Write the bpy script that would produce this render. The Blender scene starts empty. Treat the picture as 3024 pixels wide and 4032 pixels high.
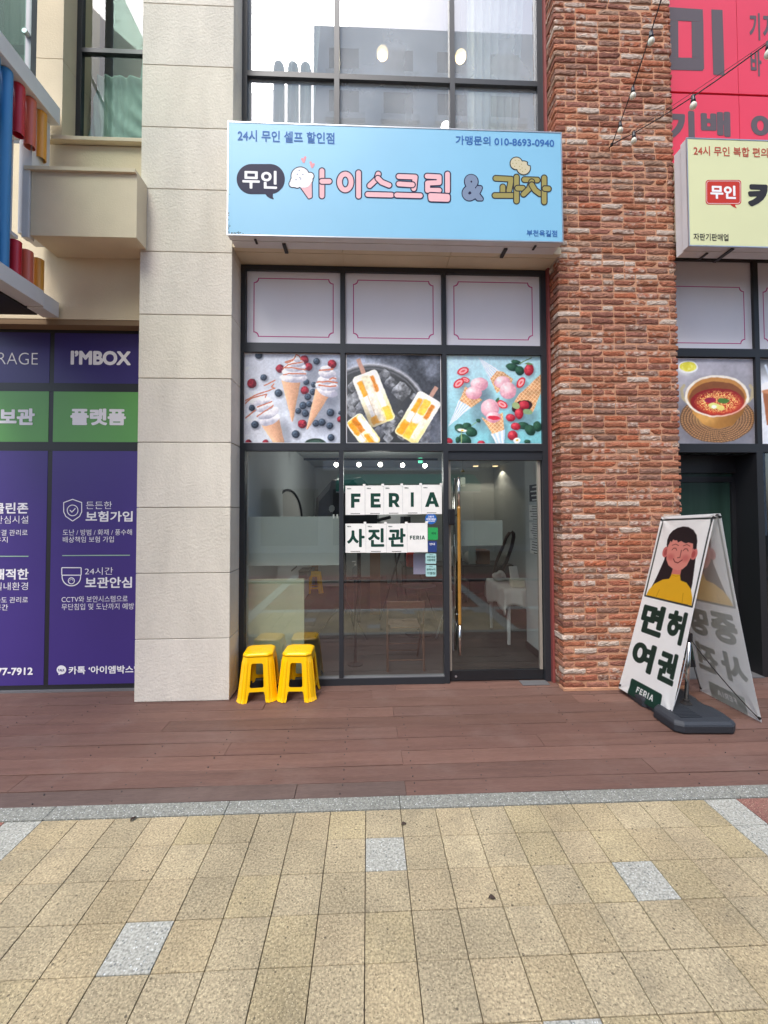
import bpy, bmesh, math, random
import numpy as np
from mathutils import Vector, Matrix
R = math.radians
rng = np.random.default_rng(7)
random.seed(7)
C = bpy.context.scene.collection

# ------------------------------------------------------------------ camera
# calibrated from the paving grid and the shopfront: X along the facade, Y into the building, Z up (metres)
FPX, YAW, PITCH, ROLL = 1621.99, .0395, .0273, -.0033          # focal length in pixels of a 3024 x 4032 frame
CAM = np.array([.0152, -2.4217, 1.7219]); SHY = -51.07

def axes():
    cy, sy, cp, sp, cr, sr = math.cos(YAW), math.sin(YAW), math.cos(PITCH), math.sin(PITCH), math.cos(ROLL), math.sin(ROLL)
    r = np.array([cy, -sy, 0]); f = np.array([sy*cp, cy*cp, sp]); u = np.cross(r, f)
    return cr*r+sr*u, f, -sr*r+cr*u
AR, AF, AU = axes()

def at(x, y, axis, val, crop=(0, 0, 1)):
    """world point seen at a pixel of the photo (or of a crop of it) on the plane axis = val"""
    x = x/crop[2]+crop[0]; y = y/crop[2]+crop[1]
    d = AF+((x-1512)/FPX)*AR-((y-2016-SHY)/FPX)*AU
    return CAM+d*((val-CAM[axis])/d[axis])

def to_px(P, crop=(0, 0, 1)):
    d = np.asarray(P, float)-CAM; z = d@AF
    x = 1512+FPX*(d@AR)/z; y = 2016+SHY-FPX*(d@AU)/z
    return (x-crop[0])*crop[2], (y-crop[1])*crop[2]

cd = bpy.data.cameras.new('camera'); cam = bpy.data.objects.new('camera', cd); C.objects.link(cam)
cd.sensor_fit = 'VERTICAL'; cd.sensor_height = 36; cd.lens = FPX/4032*36; cd.shift_y = SHY/4032
cd.clip_start = .05; cd.clip_end = 500
M = Matrix.Identity(4)
for i in range(3):
    M[i][0], M[i][1], M[i][2], M[i][3] = AR[i], AU[i], -AF[i], CAM[i]
cam.matrix_world = M
sc = bpy.context.scene; sc.camera = cam
sc.view_settings.view_transform = 'Standard'; sc.view_settings.look = 'None'
sc.view_settings.exposure = 1.25; sc.view_settings.gamma = 1

# ------------------------------------------------------------------ sky and sun (bright overcast)
SUN_EL, SUN_AZ = R(58), R(203)                                # azimuth from +Y towards +X: behind the viewer, to the left
w = bpy.data.worlds.new('World'); sc.world = w; w.use_nodes = True
nt = w.node_tree; sky = nt.nodes.new('ShaderNodeTexSky'); sky.sky_type = 'NISHITA'; sky.sun_disc = False
sky.sun_elevation = SUN_EL; sky.sun_rotation = SUN_AZ; sky.air_density = 1.0; sky.dust_density = 2.5; sky.ozone_density = 1.5
nt.links.new(sky.outputs[0], nt.nodes['Background'].inputs[0]); nt.nodes['Background'].inputs[1].default_value = .15
sl = bpy.data.lights.new('sun', 'SUN'); so = bpy.data.objects.new('sun', sl); C.objects.link(so)
sl.energy = 1.3; sl.angle = R(28); sl.color = (1, .975, .94)
sd = Vector((math.cos(SUN_EL)*math.sin(SUN_AZ), math.cos(SUN_EL)*math.cos(SUN_AZ), math.sin(SUN_EL)))
so.rotation_euler = sd.to_track_quat('Z', 'Y').to_euler()
sc.cycles.max_bounces = 8; sc.cycles.transparent_max_bounces = 16; sc.cycles.caustics_reflective = False

# ------------------------------------------------------------------ materials
def lin(c):
    c = np.asarray(c, float)/255.
    return np.where(c <= .04045, c/12.92, ((c+.055)/1.055)**2.4)

def S(*c):
    return tuple(float(v) for v in lin(c))+(1.,)

def mat(name, col, rough=.6, metal=0, var=0, vscale=3., bump=0, bscale=60., spec=.5, attr=False, stretch=None, fine=0, fscale=200., emit=0, detail=6):
    m = bpy.data.materials.new(name); m.use_nodes = True
    n = m.node_tree.nodes; L = m.node_tree.links; b = n['Principled BSDF']
    b.inputs['Roughness'].default_value = rough; b.inputs['Metallic'].default_value = metal
    b.inputs['Specular IOR Level'].default_value = spec
    tc = n.new('ShaderNodeTexCoord'); mp = n.new('ShaderNodeMapping'); L.new(tc.outputs['Object'], mp.inputs[0])
    if stretch: mp.inputs['Scale'].default_value = stretch
    if attr:
        a = n.new('ShaderNodeAttribute'); a.attribute_name = 'Col'; src = a.outputs['Color']
    else:
        a = n.new('ShaderNodeRGB'); a.outputs[0].default_value = col; src = a.outputs[0]
    def vary(src, amt, scale, det):
        nz = n.new('ShaderNodeTexNoise'); nz.inputs['Scale'].default_value = scale; nz.inputs['Detail'].default_value = det
        L.new(mp.outputs[0], nz.inputs['Vector'])
        mr = n.new('ShaderNodeMapRange'); mr.inputs[1].default_value = .3; mr.inputs[2].default_value = .7
        mr.inputs[3].default_value = 1-amt; mr.inputs[4].default_value = 1+amt*.6; L.new(nz.outputs[0], mr.inputs[0])
        mx = n.new('ShaderNodeVectorMath'); mx.operation = 'SCALE'; L.new(src, mx.inputs[0]); L.new(mr.outputs[0], mx.inputs['Scale'])
        return mx.outputs[0]
    if var: src = vary(src, var, vscale, detail)
    if fine: src = vary(src, fine, fscale, 2)
    L.new(src, b.inputs['Base Color'])
    if bump:
        nz = n.new('ShaderNodeTexNoise'); nz.inputs['Scale'].default_value = bscale; nz.inputs['Detail'].default_value = 4
        L.new(mp.outputs[0], nz.inputs['Vector'])
        bp = n.new('ShaderNodeBump'); bp.inputs['Strength'].default_value = bump; bp.inputs['Distance'].default_value = .01
        L.new(nz.outputs[0], bp.inputs['Height']); L.new(bp.outputs[0], b.inputs['Normal'])
    if emit:
        b.inputs['Emission Color'].default_value = col; b.inputs['Emission Strength'].default_value = emit
    return m

def glass(name, tint=(.8, .86, .84), base=.02, gain=1.2, dust_haze=0):
    m = bpy.data.materials.new(name); m.use_nodes = True
    n = m.node_tree.nodes; L = m.node_tree.links; n.remove(n['Principled BSDF'])
    t = n.new('ShaderNodeBsdfTransparent'); t.inputs[0].default_value = tint+(1,)
    g = n.new('ShaderNodeBsdfGlossy'); g.inputs['Roughness'].default_value = .004; g.inputs[0].default_value = (.95, .97, 1, 1)
    f = n.new('ShaderNodeFresnel'); f.inputs[0].default_value = 1.5
    ma = n.new('ShaderNodeMath'); ma.operation = 'MULTIPLY_ADD'; ma.use_clamp = True
    L.new(f.outputs[0], ma.inputs[0]); ma.inputs[1].default_value = gain; ma.inputs[2].default_value = base
    ge = n.new('ShaderNodeNewGeometry'); fr = n.new('ShaderNodeMath'); fr.operation = 'SUBTRACT'; fr.inputs[0].default_value = 1; L.new(ge.outputs['Backfacing'], fr.inputs[1])   # mirror on the face the light meets first only
    mu = n.new('ShaderNodeMath'); mu.operation = 'MULTIPLY'; L.new(ma.outputs[0], mu.inputs[0]); L.new(fr.outputs[0], mu.inputs[1])
    mx = n.new('ShaderNodeMixShader'); L.new(mu.outputs[0], mx.inputs[0]); L.new(t.outputs[0], mx.inputs[1]); L.new(g.outputs[0], mx.inputs[2])
    out = mx.outputs[0]
    if dust_haze:
        tc = n.new('ShaderNodeTexCoord'); mp = n.new('ShaderNodeMapping'); mp.inputs['Scale'].default_value = (1, 1, .8); L.new(tc.outputs['Object'], mp.inputs[0])
        nz = n.new('ShaderNodeTexNoise'); nz.inputs['Scale'].default_value = 1.7; nz.inputs['Detail'].default_value = 9; L.new(mp.outputs[0], nz.inputs['Vector'])
        mr = n.new('ShaderNodeMapRange'); mr.inputs[1].default_value = .36; mr.inputs[2].default_value = .72; mr.inputs[3].default_value = dust_haze*.5; mr.inputs[4].default_value = dust_haze
        L.new(nz.outputs[0], mr.inputs[0])
        d = n.new('ShaderNodeBsdfDiffuse'); d.inputs[0].default_value = (.66, .68, .7, 1)  # dust on the panes plus a white veil painted in for reflected brightness
        m2 = n.new('ShaderNodeMixShader'); L.new(mr.outputs[0], m2.inputs[0]); L.new(out, m2.inputs[1]); L.new(d.outputs[0], m2.inputs[2]); out = m2.outputs[0]
    L.new(out, n['Material Output'].inputs[0])
    return m

def sheet_mat(name, col, trans=.3, attr=False, rough=.6):
    """paper, film or fabric that lets some light through"""
    m = mat(name, col, rough, attr=attr, var=.03, vscale=5)
    n = m.node_tree.nodes; L = m.node_tree.links; b = n['Principled BSDF']
    tr = n.new('ShaderNodeBsdfTranslucent'); src = b.inputs['Base Color'].links[0].from_socket; L.new(src, tr.inputs[0])
    mx = n.new('ShaderNodeMixShader'); mx.inputs[0].default_value = trans
    L.new(b.outputs[0], mx.inputs[1]); L.new(tr.outputs[0], mx.inputs[2]); L.new(mx.outputs[0], n['Material Output'].inputs[0])
    return m

MT = {}
def setup_materials():
    T = MT
    T['stone'] = mat('limestone', S(219, 209, 187), .85, attr=True, stretch=(1, 1, .3), var=.09, vscale=5, bump=.55, bscale=55, spec=.2, fine=.05, fscale=140)
    for x in T['stone'].node_tree.nodes:                      # hammered grain without the streaks' stretch
        if x.type == 'TEX_NOISE' and abs(x.inputs['Scale'].default_value-55) < .1:
            T['stone'].node_tree.links.new([q for q in T['stone'].node_tree.nodes if q.type == 'TEX_COORD'][0].outputs['Object'], x.inputs['Vector'])
    T['stone_joint'] = mat('stone_joint', S(148, 134, 114), .9)
    T['tan'] = mat('tan_panel', S(212, 198, 168), .85, var=.06, vscale=2.5, bump=.3, bscale=80, spec=.2)
    T['tan2'] = mat('tan_cladding', S(214, 201, 174), .85, var=.08, vscale=3, bump=.2, bscale=80, spec=.2)
    T['tan_line'] = mat('tan_joint', S(130, 108, 82), .9)
    T['mortar'] = mat('mortar', S(198, 150, 120), .95, var=.18, vscale=9, bump=.6, bscale=90, spec=.1)
    T['frame'] = mat('dark_aluminium', S(44, 47, 52), .42, var=.05, vscale=6, spec=.5)
    T['frame2'] = mat('black_aluminium', S(32, 33, 36), .45, spec=.5)
    T['beige_alu'] = mat('beige_aluminium', S(172, 164, 152), .4, metal=.3)
    T['sill'] = mat('grey_sill', S(128, 128, 130), .45, metal=.4)
    T['red_paint'] = mat('red_paint', S(138, 70, 66), .6, var=.06)
    T['white_alu'] = mat('white_aluminium', S(214, 214, 214), .4, var=.05, vscale=5)
    T['silver'] = mat('brushed_silver', S(205, 208, 212), .3, metal=.85)
    T['steel'] = mat('polished_steel', S(205, 203, 198), .14, metal=1)
    T['gold'] = mat('amber_film', S(162, 118, 50), .25, var=.14, vscale=14, spec=.7)
    T['black'] = mat('black_plastic', S(26, 27, 30), .4)
    T['dark_metal'] = mat('dark_metal', S(62, 60, 60), .45, metal=.4)
    T['glass_low'] = glass('shop_glass', (.945, .97, .96), .13, 1.5)
    T['glass_door'] = glass('door_glass', (.86, .88, .865), .07, 1.3)
    T['glass_up'] = glass('upper_glass', (.9, .94, .95), .23, 1.1, dust_haze=.38)
    T['glass_side'] = glass('side_glass', (.94, .97, .95), .02, .5)
    T['glass_rail'] = glass('railing_glass', (.68, .8, .74), .04, 1.0)
    T['glass_dark'] = glass('grey_glass', (.4, .42, .42), .06, 1.3)
    T['blue'] = mat('blue_sign_film', S(132, 192, 222), .42, var=.035, vscale=1.6)
    T['yellowgreen'] = mat('lime_sign_film', S(220, 222, 172), .38, var=.03, vscale=1.6)
    T['navy'] = mat('navy_ink', S(30, 30, 62), .45, spec=.15)
    T['ink_blue'] = mat('blue_ink', S(56, 106, 172), .45, spec=.15)
    T['pink'] = mat('pink_ink', S(236, 186, 190), .45, spec=.15)
    T['coral'] = mat('coral_ink', S(232, 160, 166), .45, spec=.15)
    T['olive'] = mat('olive_ink', S(158, 148, 88), .45, spec=.15)
    T['greyblue'] = mat('grey_blue_ink', S(126, 142, 166), .45, spec=.15)
    T['cookie'] = mat('cookie_ink', S(206, 196, 164), .45, spec=.15)
    T['charcoal'] = mat('charcoal_ink', S(52, 50, 52), .45, spec=.15)
    T['white_ink'] = mat('white_ink', S(244, 242, 244), .45, spec=.15)
    T['dim_white'] = mat('grey_white_ink', S(212, 210, 216), .45, spec=.15)
    T['red_ink'] = mat('red_ink', S(196, 60, 48), .45, spec=.15)
    T['brick_red_ink'] = mat('brick_red_ink', S(184, 84, 66), .45, spec=.15)
    T['green_ink'] = mat('dark_green_ink', S(28, 66, 56), .6, spec=.15)
    T['purple'] = mat('purple_film', S(68, 51, 128), .4, var=.06, vscale=1.5)
    T['purple_dark'] = mat('deep_purple_film', S(54, 42, 112), .42, var=.06, vscale=1.5)
    T['green_film'] = mat('green_film', S(98, 164, 84), .42, var=.05, vscale=2)
    T['grey_film'] = mat('grey_lilac_film', S(230, 228, 234), .4, var=.04, vscale=1.6)
    T['magenta_ink'] = mat('magenta_ink', S(190, 74, 136), .45, spec=.15)
    T['red_panel'] = mat('red_panel', S(222, 58, 82), .42, var=.05, vscale=1.4)
    T['print'] = mat('printed_film', (1, 1, 1, 1), .38, attr=True, spec=.4)
    T['banner'] = sheet_mat('printed_banner', (1, 1, 1, 1), .5, attr=True, rough=.45)
    T['paper'] = mat('white_paper', S(240, 239, 234), .7, var=.05, vscale=14, bump=.15, bscale=25)
    T['stool'] = mat('yellow_plastic', S(255, 196, 2), .3, var=.03, vscale=8, spec=.5, bump=.04, bscale=40)
    T['brick'] = brick_mat()
    T['plank'] = plank_mat()
    T['paver'] = paver_mat()
    T['granite'] = granite_mat('granite', S(138, 139, 131), .35); T['granite_light'] = granite_mat('pale_granite', S(168, 168, 158), .35)
    T['white_wall'] = mat('white_interior', S(196, 201, 201), .8, var=.03)
    T['room_floor'] = mat('grey_floor_tile', S(58, 57, 57), .5, var=.14, vscale=5)
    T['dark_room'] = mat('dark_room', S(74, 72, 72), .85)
    T['cloth'] = mat('white_cloth', S(214, 213, 208), .85, bump=.2, bscale=60)
    T['teal_cloth'] = mat('pale_green_cloth', S(128, 156, 144), .8)
    T['curtain'] = mat('pale_curtain', S(196, 206, 200), .85)
    T['wood'] = mat('brown_wood', S(86, 62, 48), .5, var=.2, vscale=12, stretch=(1, 1, 6))
    T['lightwood'] = mat('light_wood', S(160, 120, 84), .5, var=.15, vscale=12)
    T['cardboard'] = mat('cardboard', S(142, 104, 74), .8, var=.05)
    T['grey_board'] = sheet_mat('grey_board', S(174, 182, 178), .3)
    T['green_board'] = sheet_mat('pale_green_board', S(188, 197, 170), .3)
    T['lamp'] = mat('lamp_glow', (1, .95, .85, 1), .4, emit=7)
    T['warm_lamp'] = mat('warm_lamp_glow', (1, .72, .38, 1), .4, emit=.9)
    T['exit_glow'] = mat('green_exit_glow', (.1, .6, .35, 1), .4, emit=.9)
    T['bulb'] = mat('opal_bulb', S(232, 228, 206), .3)
    T['base_plastic'] = mat('grey_plastic_base', S(44, 48, 54), .55, bump=.2, bscale=120, var=.05)
    T['awning'] = mat('green_awning', S(40, 160, 128), .7)
    T['concrete'] = mat('grey_render', S(150, 150, 148), .85, var=.08, vscale=.6)
    T['tower'] = mat('tower_render', S(236, 238, 240), .85, var=.06, vscale=.3)
    T['leaf'] = mat('dry_leaf', S(58, 44, 36), .8)
    T['sticker_green'] = mat('green_sticker', S(44, 160, 86), .4)
    T['sticker_blue'] = mat('blue_sticker', S(34, 104, 186), .4)
    T['sticker_navy'] = mat('navy_sticker', S(44, 66, 128), .4)
    T['sticker_teal'] = mat('pale_teal_sticker', S(164, 206, 204), .4)
    T['lilac'] = mat('lilac_leaflet', S(196, 186, 222), .5)
    T['bottle'] = glass('clear_bottle', (.8, .84, .86), .05, 1.5)
    T['brass'] = mat('aged_brass', S(150, 128, 72), .3, metal=.9)
    for nm, c in dict(tube_blue=(62, 138, 196), tube_red=(190, 36, 52), tube_salmon=(204, 106, 84), tube_orange=(222, 158, 62)).items():
        T[nm] = mat(nm.replace('tube', 'enamel'), S(*c), .3, spec=.5)

def brick_mat():
    m = mat('brick', (1, 1, 1, 1), .9, attr=True, bump=.9, bscale=70, spec=.15, var=.28, vscale=26)
    n = m.node_tree.nodes; L = m.node_tree.links; b = n['Principled BSDF']
    src = b.inputs['Base Color'].links[0].from_socket
    a = [x for x in n if x.type == 'ATTRIBUTE'][0]
    nz = n.new('ShaderNodeTexNoise'); nz.inputs['Scale'].default_value = 22; nz.inputs['Detail'].default_value = 5
    tc = [x for x in n if x.type == 'TEX_COORD'][0]; L.new(tc.outputs['Object'], nz.inputs['Vector'])
    ad = n.new('ShaderNodeMath'); ad.operation = 'ADD'; L.new(nz.outputs[0], ad.inputs[0]); L.new(a.outputs['Alpha'], ad.inputs[1])
    mr = n.new('ShaderNodeMapRange'); mr.inputs[1].default_value = .9; mr.inputs[2].default_value = 1.2; L.new(ad.outputs[0], mr.inputs[0])
    mx = n.new('ShaderNodeMix'); mx.data_type = 'RGBA'; L.new(mr.outputs[0], mx.inputs[0]); L.new(src, mx.inputs[6]); mx.inputs[7].default_value = S(198, 180, 166)
    L.new(mx.outputs[2], b.inputs['Base Color'])
    return m

def plank_mat():
    m = mat('composite_plank', (1, 1, 1, 1), .62, attr=True, var=.16, vscale=5, stretch=(.3, 4, 4), fine=.16, fscale=70, bump=.3, bscale=45, spec=.25)
    n = m.node_tree.nodes; L = m.node_tree.links; b = n['Principled BSDF']
    src = b.inputs['Base Color'].links[0].from_socket
    tc = [x for x in n if x.type == 'TEX_COORD'][0]
    nz = n.new('ShaderNodeTexNoise'); nz.inputs['Scale'].default_value = 2.1; nz.inputs['Detail'].default_value = 7; nz.inputs['Roughness'].default_value = .65
    L.new(tc.outputs['Object'], nz.inputs['Vector'])
    mr = n.new('ShaderNodeMapRange'); mr.inputs[1].default_value = .5; mr.inputs[2].default_value = .72; mr.inputs[3].default_value = 0; mr.inputs[4].default_value = .28
    L.new(nz.outputs[0], mr.inputs[0])
    mx = n.new('ShaderNodeMix'); mx.data_type = 'RGBA'; L.new(mr.outputs[0], mx.inputs[0]); L.new(src, mx.inputs[6]); mx.inputs[7].default_value = S(132, 114, 106)
    L.new(mx.outputs[2], b.inputs['Base Color'])
    return m

def speckle(m, scale, thr, col, amt=.8):
    n = m.node_tree.nodes; L = m.node_tree.links; b = n['Principled BSDF']
    src = b.inputs['Base Color'].links[0].from_socket
    tc = [x for x in n if x.type == 'TEX_COORD'][0]
    v = n.new('ShaderNodeTexVoronoi'); v.inputs['Scale'].default_value = scale; L.new(tc.outputs['Object'], v.inputs['Vector'])
    sp = n.new('ShaderNodeSeparateColor'); L.new(v.outputs['Color'], sp.inputs[0])
    mr = n.new('ShaderNodeMapRange'); mr.inputs[1].default_value = thr; mr.inputs[2].default_value = thr+.02; mr.inputs[4].default_value = amt; L.new(sp.outputs[0], mr.inputs[0])
    ds = n.new('ShaderNodeMath'); ds.operation = 'LESS_THAN'; ds.inputs[1].default_value = .36; L.new(v.outputs['Distance'], ds.inputs[0])
    ml = n.new('ShaderNodeMath'); ml.operation = 'MULTIPLY'; L.new(mr.outputs[0], ml.inputs[0]); L.new(ds.outputs[0], ml.inputs[1])
    mx = n.new('ShaderNodeMix'); mx.data_type = 'RGBA'; L.new(ml.outputs[0], mx.inputs[0]); L.new(src, mx.inputs[6]); mx.inputs[7].default_value = col
    L.new(mx.outputs[2], b.inputs['Base Color'])

def paver_mat():
    m = mat('paver', (1, 1, 1, 1), .8, attr=True, var=.24, vscale=2.2, fine=.44, fscale=105, bump=.3, bscale=150, spec=.25)
    n = m.node_tree.nodes; L = m.node_tree.links; b = n['Principled BSDF']; src = b.inputs['Base Color'].links[0].from_socket
    tc = [x for x in n if x.type == 'TEX_COORD'][0]; nz = n.new('ShaderNodeTexNoise'); nz.inputs['Scale'].default_value = 5.5; nz.inputs['Detail'].default_value = 8; nz.inputs['Roughness'].default_value = .7; L.new(tc.outputs['Object'], nz.inputs['Vector'])
    mr = n.new('ShaderNodeMapRange'); mr.inputs[1].default_value = .50; mr.inputs[2].default_value = .72; mr.inputs[4].default_value = .5; L.new(nz.outputs[0], mr.inputs[0])   # grey-brown grime
    mx = n.new('ShaderNodeMix'); mx.data_type = 'RGBA'; L.new(mr.outputs[0], mx.inputs[0]); L.new(src, mx.inputs[6]); mx.inputs[7].default_value = S(128, 120, 100); L.new(mx.outputs[2], b.inputs['Base Color'])
    speckle(m, 150, .84, S(92, 84, 66), .75)
    speckle(m, 75, .965, S(66, 60, 52), .75)
    speckle(m, 210, .86, S(228, 214, 176), .6)
    return m

def granite_mat(name, col, dark):
    m = mat(name, col, .75, fine=.42, fscale=95, var=.09, vscale=4, spec=.2)
    speckle(m, 95, .78, S(96, 102, 102), .8); speckle(m, 120, .86, S(214, 218, 214), .8)
    return m

# ------------------------------------------------------------------ mesh builder
OFF = {}
class MB:
    def __init__(s): s.v = []; s.f = []; s.mi = []; s.c = []
    def add(s, vs, fs, mi=0, col=None):
        b = len(s.v); s.v.extend([tuple(map(float, p)) for p in vs]); s.f.extend([tuple(b+i for i in f) for f in fs]); s.mi.extend([mi]*len(fs))
        s.c.extend([col if col is not None else (1, 1, 1, 1)]*len(vs)); return s
    def box(s, x0, x1, y0, y1, z0, z1, mi=0, ch=0, col=None):
        x0, x1 = min(x0, x1), max(x0, x1); y0, y1 = min(y0, y1), max(y0, y1); z0, z1 = min(z0, z1), max(z0, z1)
        if ch <= 0:
            vs = [(x, y, z) for x in (x0, x1) for y in (y0, y1) for z in (z0, z1)]
            fs = [(0, 1, 3, 2), (4, 6, 7, 5), (0, 4, 5, 1), (2, 3, 7, 6), (0, 2, 6, 4), (1, 5, 7, 3)]
            return s.add(vs, fs, mi, col)
        bm = bmesh.new(); bmesh.ops.create_cube(bm, size=1)
        for v in bm.verts: v.co = Vector(((x0+x1)/2+v.co.x*(x1-x0), (y0+y1)/2+v.co.y*(y1-y0), (z0+z1)/2+v.co.z*(z1-z0)))
        bmesh.ops.bevel(bm, geom=bm.edges[:], offset=ch, segments=2, affect='EDGES', profile=.5)
        s.bm(bm, mi, col); return s
    def bm(s, bm, mi=0, col=None):
        bm.verts.index_update(); s.add([v.co for v in bm.verts], [[v.index for v in f.verts] for f in bm.faces], mi, col); bm.free(); return s
    def quad(s, a, b, c, d, mi=0, col=None): return s.add([a, b, c, d], [(0, 1, 2, 3)], mi, col)
    def prism(s, pts, axis, a0, a1, mi=0, col=None):
        """extrude a polygon given in the two other axes"""
        def P(p, a):
            q = list(p); q.insert(axis, a); return q
        n = len(pts); vs = [P(p, a0) for p in pts]+[P(p, a1) for p in pts]
        fs = [tuple(range(n)), tuple(reversed(range(n, 2*n)))]+[(i, (i+1) % n, n+(i+1) % n, n+i) for i in range(n)]
        return s.add(vs, fs, mi, col)
    def tube(s, pts, r, seg=10, mi=0, col=None, caps=True):
        pts = [Vector(map(float, p)) for p in pts]; rs = r if hasattr(r, '__len__') else [r]*len(pts); vs = []; fs = []
        up = None
        for i, p in enumerate(pts):
            t = (pts[min(i+1, len(pts)-1)]-pts[max(i-1, 0)]).normalized()
            if up is None:
                up = Vector((0, 0, 1)) if abs(t.z) < .9 else Vector((1, 0, 0))
            a = t.cross(up).normalized(); b = t.cross(a).normalized(); up = -b if False else up
            for k in range(seg):
                th = 2*math.pi*k/seg; vs.append(p+(a*math.cos(th)+b*math.sin(th))*rs[i])
        for i in range(len(pts)-1):
            for k in range(seg):
                k2 = (k+1) % seg; fs.append((i*seg+k, i*seg+k2, (i+1)*seg+k2, (i+1)*seg+k))
        if caps: fs += [tuple(reversed(range(seg))), tuple(range((len(pts)-1)*seg, len(pts)*seg))]
        return s.add(vs, fs, mi, col)
    def lathe(s, prof, cx, cy, seg=16, mi=0, col=None):
        vs = []; fs = []
        for r, z in prof:
            for k in range(seg):
                th = 2*math.pi*k/seg; vs.append((cx+r*math.cos(th), cy+r*math.sin(th), z))
        for i in range(len(prof)-1):
            for k in range(seg):
                k2 = (k+1) % seg; fs.append((i*seg+k, i*seg+k2, (i+1)*seg+k2, (i+1)*seg+k))
        fs += [tuple(reversed(range(seg))), tuple(range((len(prof)-1)*seg, len(prof)*seg))]
        return s.add(vs, fs, mi, col)
    def build(s, name, mats, parent=None, smooth=False, local=False, color=False, solid=0, fix=True):
        me = bpy.data.meshes.new(name)
        off = (0, 0, 0) if (parent is None or local) else OFF.get(parent.name, (0, 0, 0))
        vs = [(a-off[0], b-off[1], c-off[2]) for a, b, c in s.v] if off != (0, 0, 0) else s.v
        me.from_pydata(vs, [], s.f)
        for m in (mats if isinstance(mats, (list, tuple)) else [mats]): me.materials.append(m)
        me.polygons.foreach_set('material_index', s.mi)
        if color:
            a = me.color_attributes.new('Col', 'FLOAT_COLOR', 'POINT'); a.data.foreach_set('color', np.array(s.c, np.float32).ravel())
        if smooth: me.polygons.foreach_set('use_smooth', [True]*len(me.polygons))
        me.update()
        if fix:
            bm = bmesh.new(); bm.from_mesh(me); bmesh.ops.recalc_face_normals(bm, faces=bm.faces[:]); bm.to_mesh(me); bm.free()
        o = bpy.data.objects.new(name, me); C.objects.link(o)
        if parent is not None:
            o.parent = parent; OFF[o.name] = off
        if solid:
            md = o.modifiers.new('solid', 'SOLIDIFY'); md.thickness = solid; md.offset = 0
        return o

def tag(o, label=None, cat=None, group=None, kind=None):
    if label: o['label'] = label
    if cat: o['category'] = cat
    if group: o['group'] = group
    if kind: o['kind'] = kind
    return o

def thing(name, label, cat, loc=(0, 0, 0), group=None, rotz=0):
    o = bpy.data.objects.new(name, None); C.objects.link(o); o.empty_display_size = .1
    o.location = loc; o.rotation_euler = (0, 0, rotz); OFF[o.name] = tuple(loc)
    return tag(o, label, cat, group)

def copy_thing(root, loc, rotz, label=None, group=None):
    r = root.copy(); C.objects.link(r); r.location = loc; r.rotation_euler = (0, 0, rotz)
    if label: r['label'] = label
    if group: r['group'] = group
    for ch in list(root.children):
        c = ch.copy(); C.objects.link(c); c.parent = r
        for g in list(ch.children):
            d = g.copy(); C.objects.link(d); d.parent = c
    return r

# ------------------------------------------------------------------ flat shapes: distance fields turned into meshes
def iso(F, level, x0, y0, h, merge=True):
    """polygons covering F < level on a grid; returns 2-D verts and faces"""
    ny, nx = F.shape; ins = F < level; vs = []; fs = []; key = {}
    def node(i, j):
        k = (i, j, 0)
        if k not in key: key[k] = len(vs); vs.append((x0+j*h, y0+i*h))
        return key[k]
    def edge(i, j, d):
        k = (i, j, 1+d)
        if k not in key:
            a = F[i, j]; b = F[i, j+1] if d == 0 else F[i+1, j]
            t = min(max((level-a)/(b-a) if b != a else .5, .02), .98)
            key[k] = len(vs); vs.append((x0+(j+(t if d == 0 else 0))*h, y0+(i+(t if d == 1 else 0))*h))
        return key[k]
    cnt = ins[:-1, :-1].astype(int)+ins[:-1, 1:]+ins[1:, 1:]+ins[1:, :-1]
    full = cnt == 4
    for i in range(ny-1):
        row = full[i]
        if row.any():
            if merge:
                d = np.diff(np.concatenate([[0], row.astype(int), [0]])); st = np.where(d == 1)[0]; en = np.where(d == -1)[0]
                for a, b in zip(st, en): fs.append((node(i, a), node(i, b), node(i+1, b), node(i+1, a)))
            else:
                for j in np.where(row)[0]: fs.append((node(i, j), node(i, j+1), node(i+1, j+1), node(i+1, j)))
    for i, j in np.argwhere((cnt > 0) & (cnt < 4)):
        a, b, c, d = ins[i, j], ins[i, j+1], ins[i+1, j+1], ins[i+1, j]; p = []
        if a: p.append(node(i, j))
        if a != b: p.append(edge(i, j, 0))
        if b: p.append(node(i, j+1))
        if b != c: p.append(edge(i, j+1, 1))
        if c: p.append(node(i+1, j+1))
        if c != d: p.append(edge(i+1, j, 0))
        if d: p.append(node(i+1, j))
        if d != a: p.append(edge(i, j, 1))
        if len(p) > 2: fs.append(tuple(p))
    return vs, fs

def seg_dist(X, Y, a, b):
    ax, ay = a; bx, by = b; dx, dy = bx-ax, by-ay; L = dx*dx+dy*dy
    t = np.clip(((X-ax)*dx+(Y-ay)*dy)/L, 0, 1) if L > 1e-12 else 0
    return np.hypot(X-ax-t*dx, Y-ay-t*dy)

def path_dist(X, Y, pts, close=False):
    d = np.full(X.shape, 1e9); n = len(pts)
    for i in range(n if close else n-1): d = np.minimum(d, seg_dist(X, Y, pts[i], pts[(i+1) % n]))
    return d

def poly_sd(X, Y, pts):
    d = path_dist(X, Y, pts, True); w = np.zeros(X.shape, int); n = len(pts)
    for i in range(n):
        (ax, ay), (bx, by) = pts[i], pts[(i+1) % n]
        cr = (bx-ax)*(Y-ay)-(X-ax)*(by-ay)
        w += ((ay <= Y) & (by > Y) & (cr > 0)).astype(int)-((ay > Y) & (by <= Y) & (cr < 0)).astype(int)
    return np.where(w != 0, -d, d)

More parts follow.
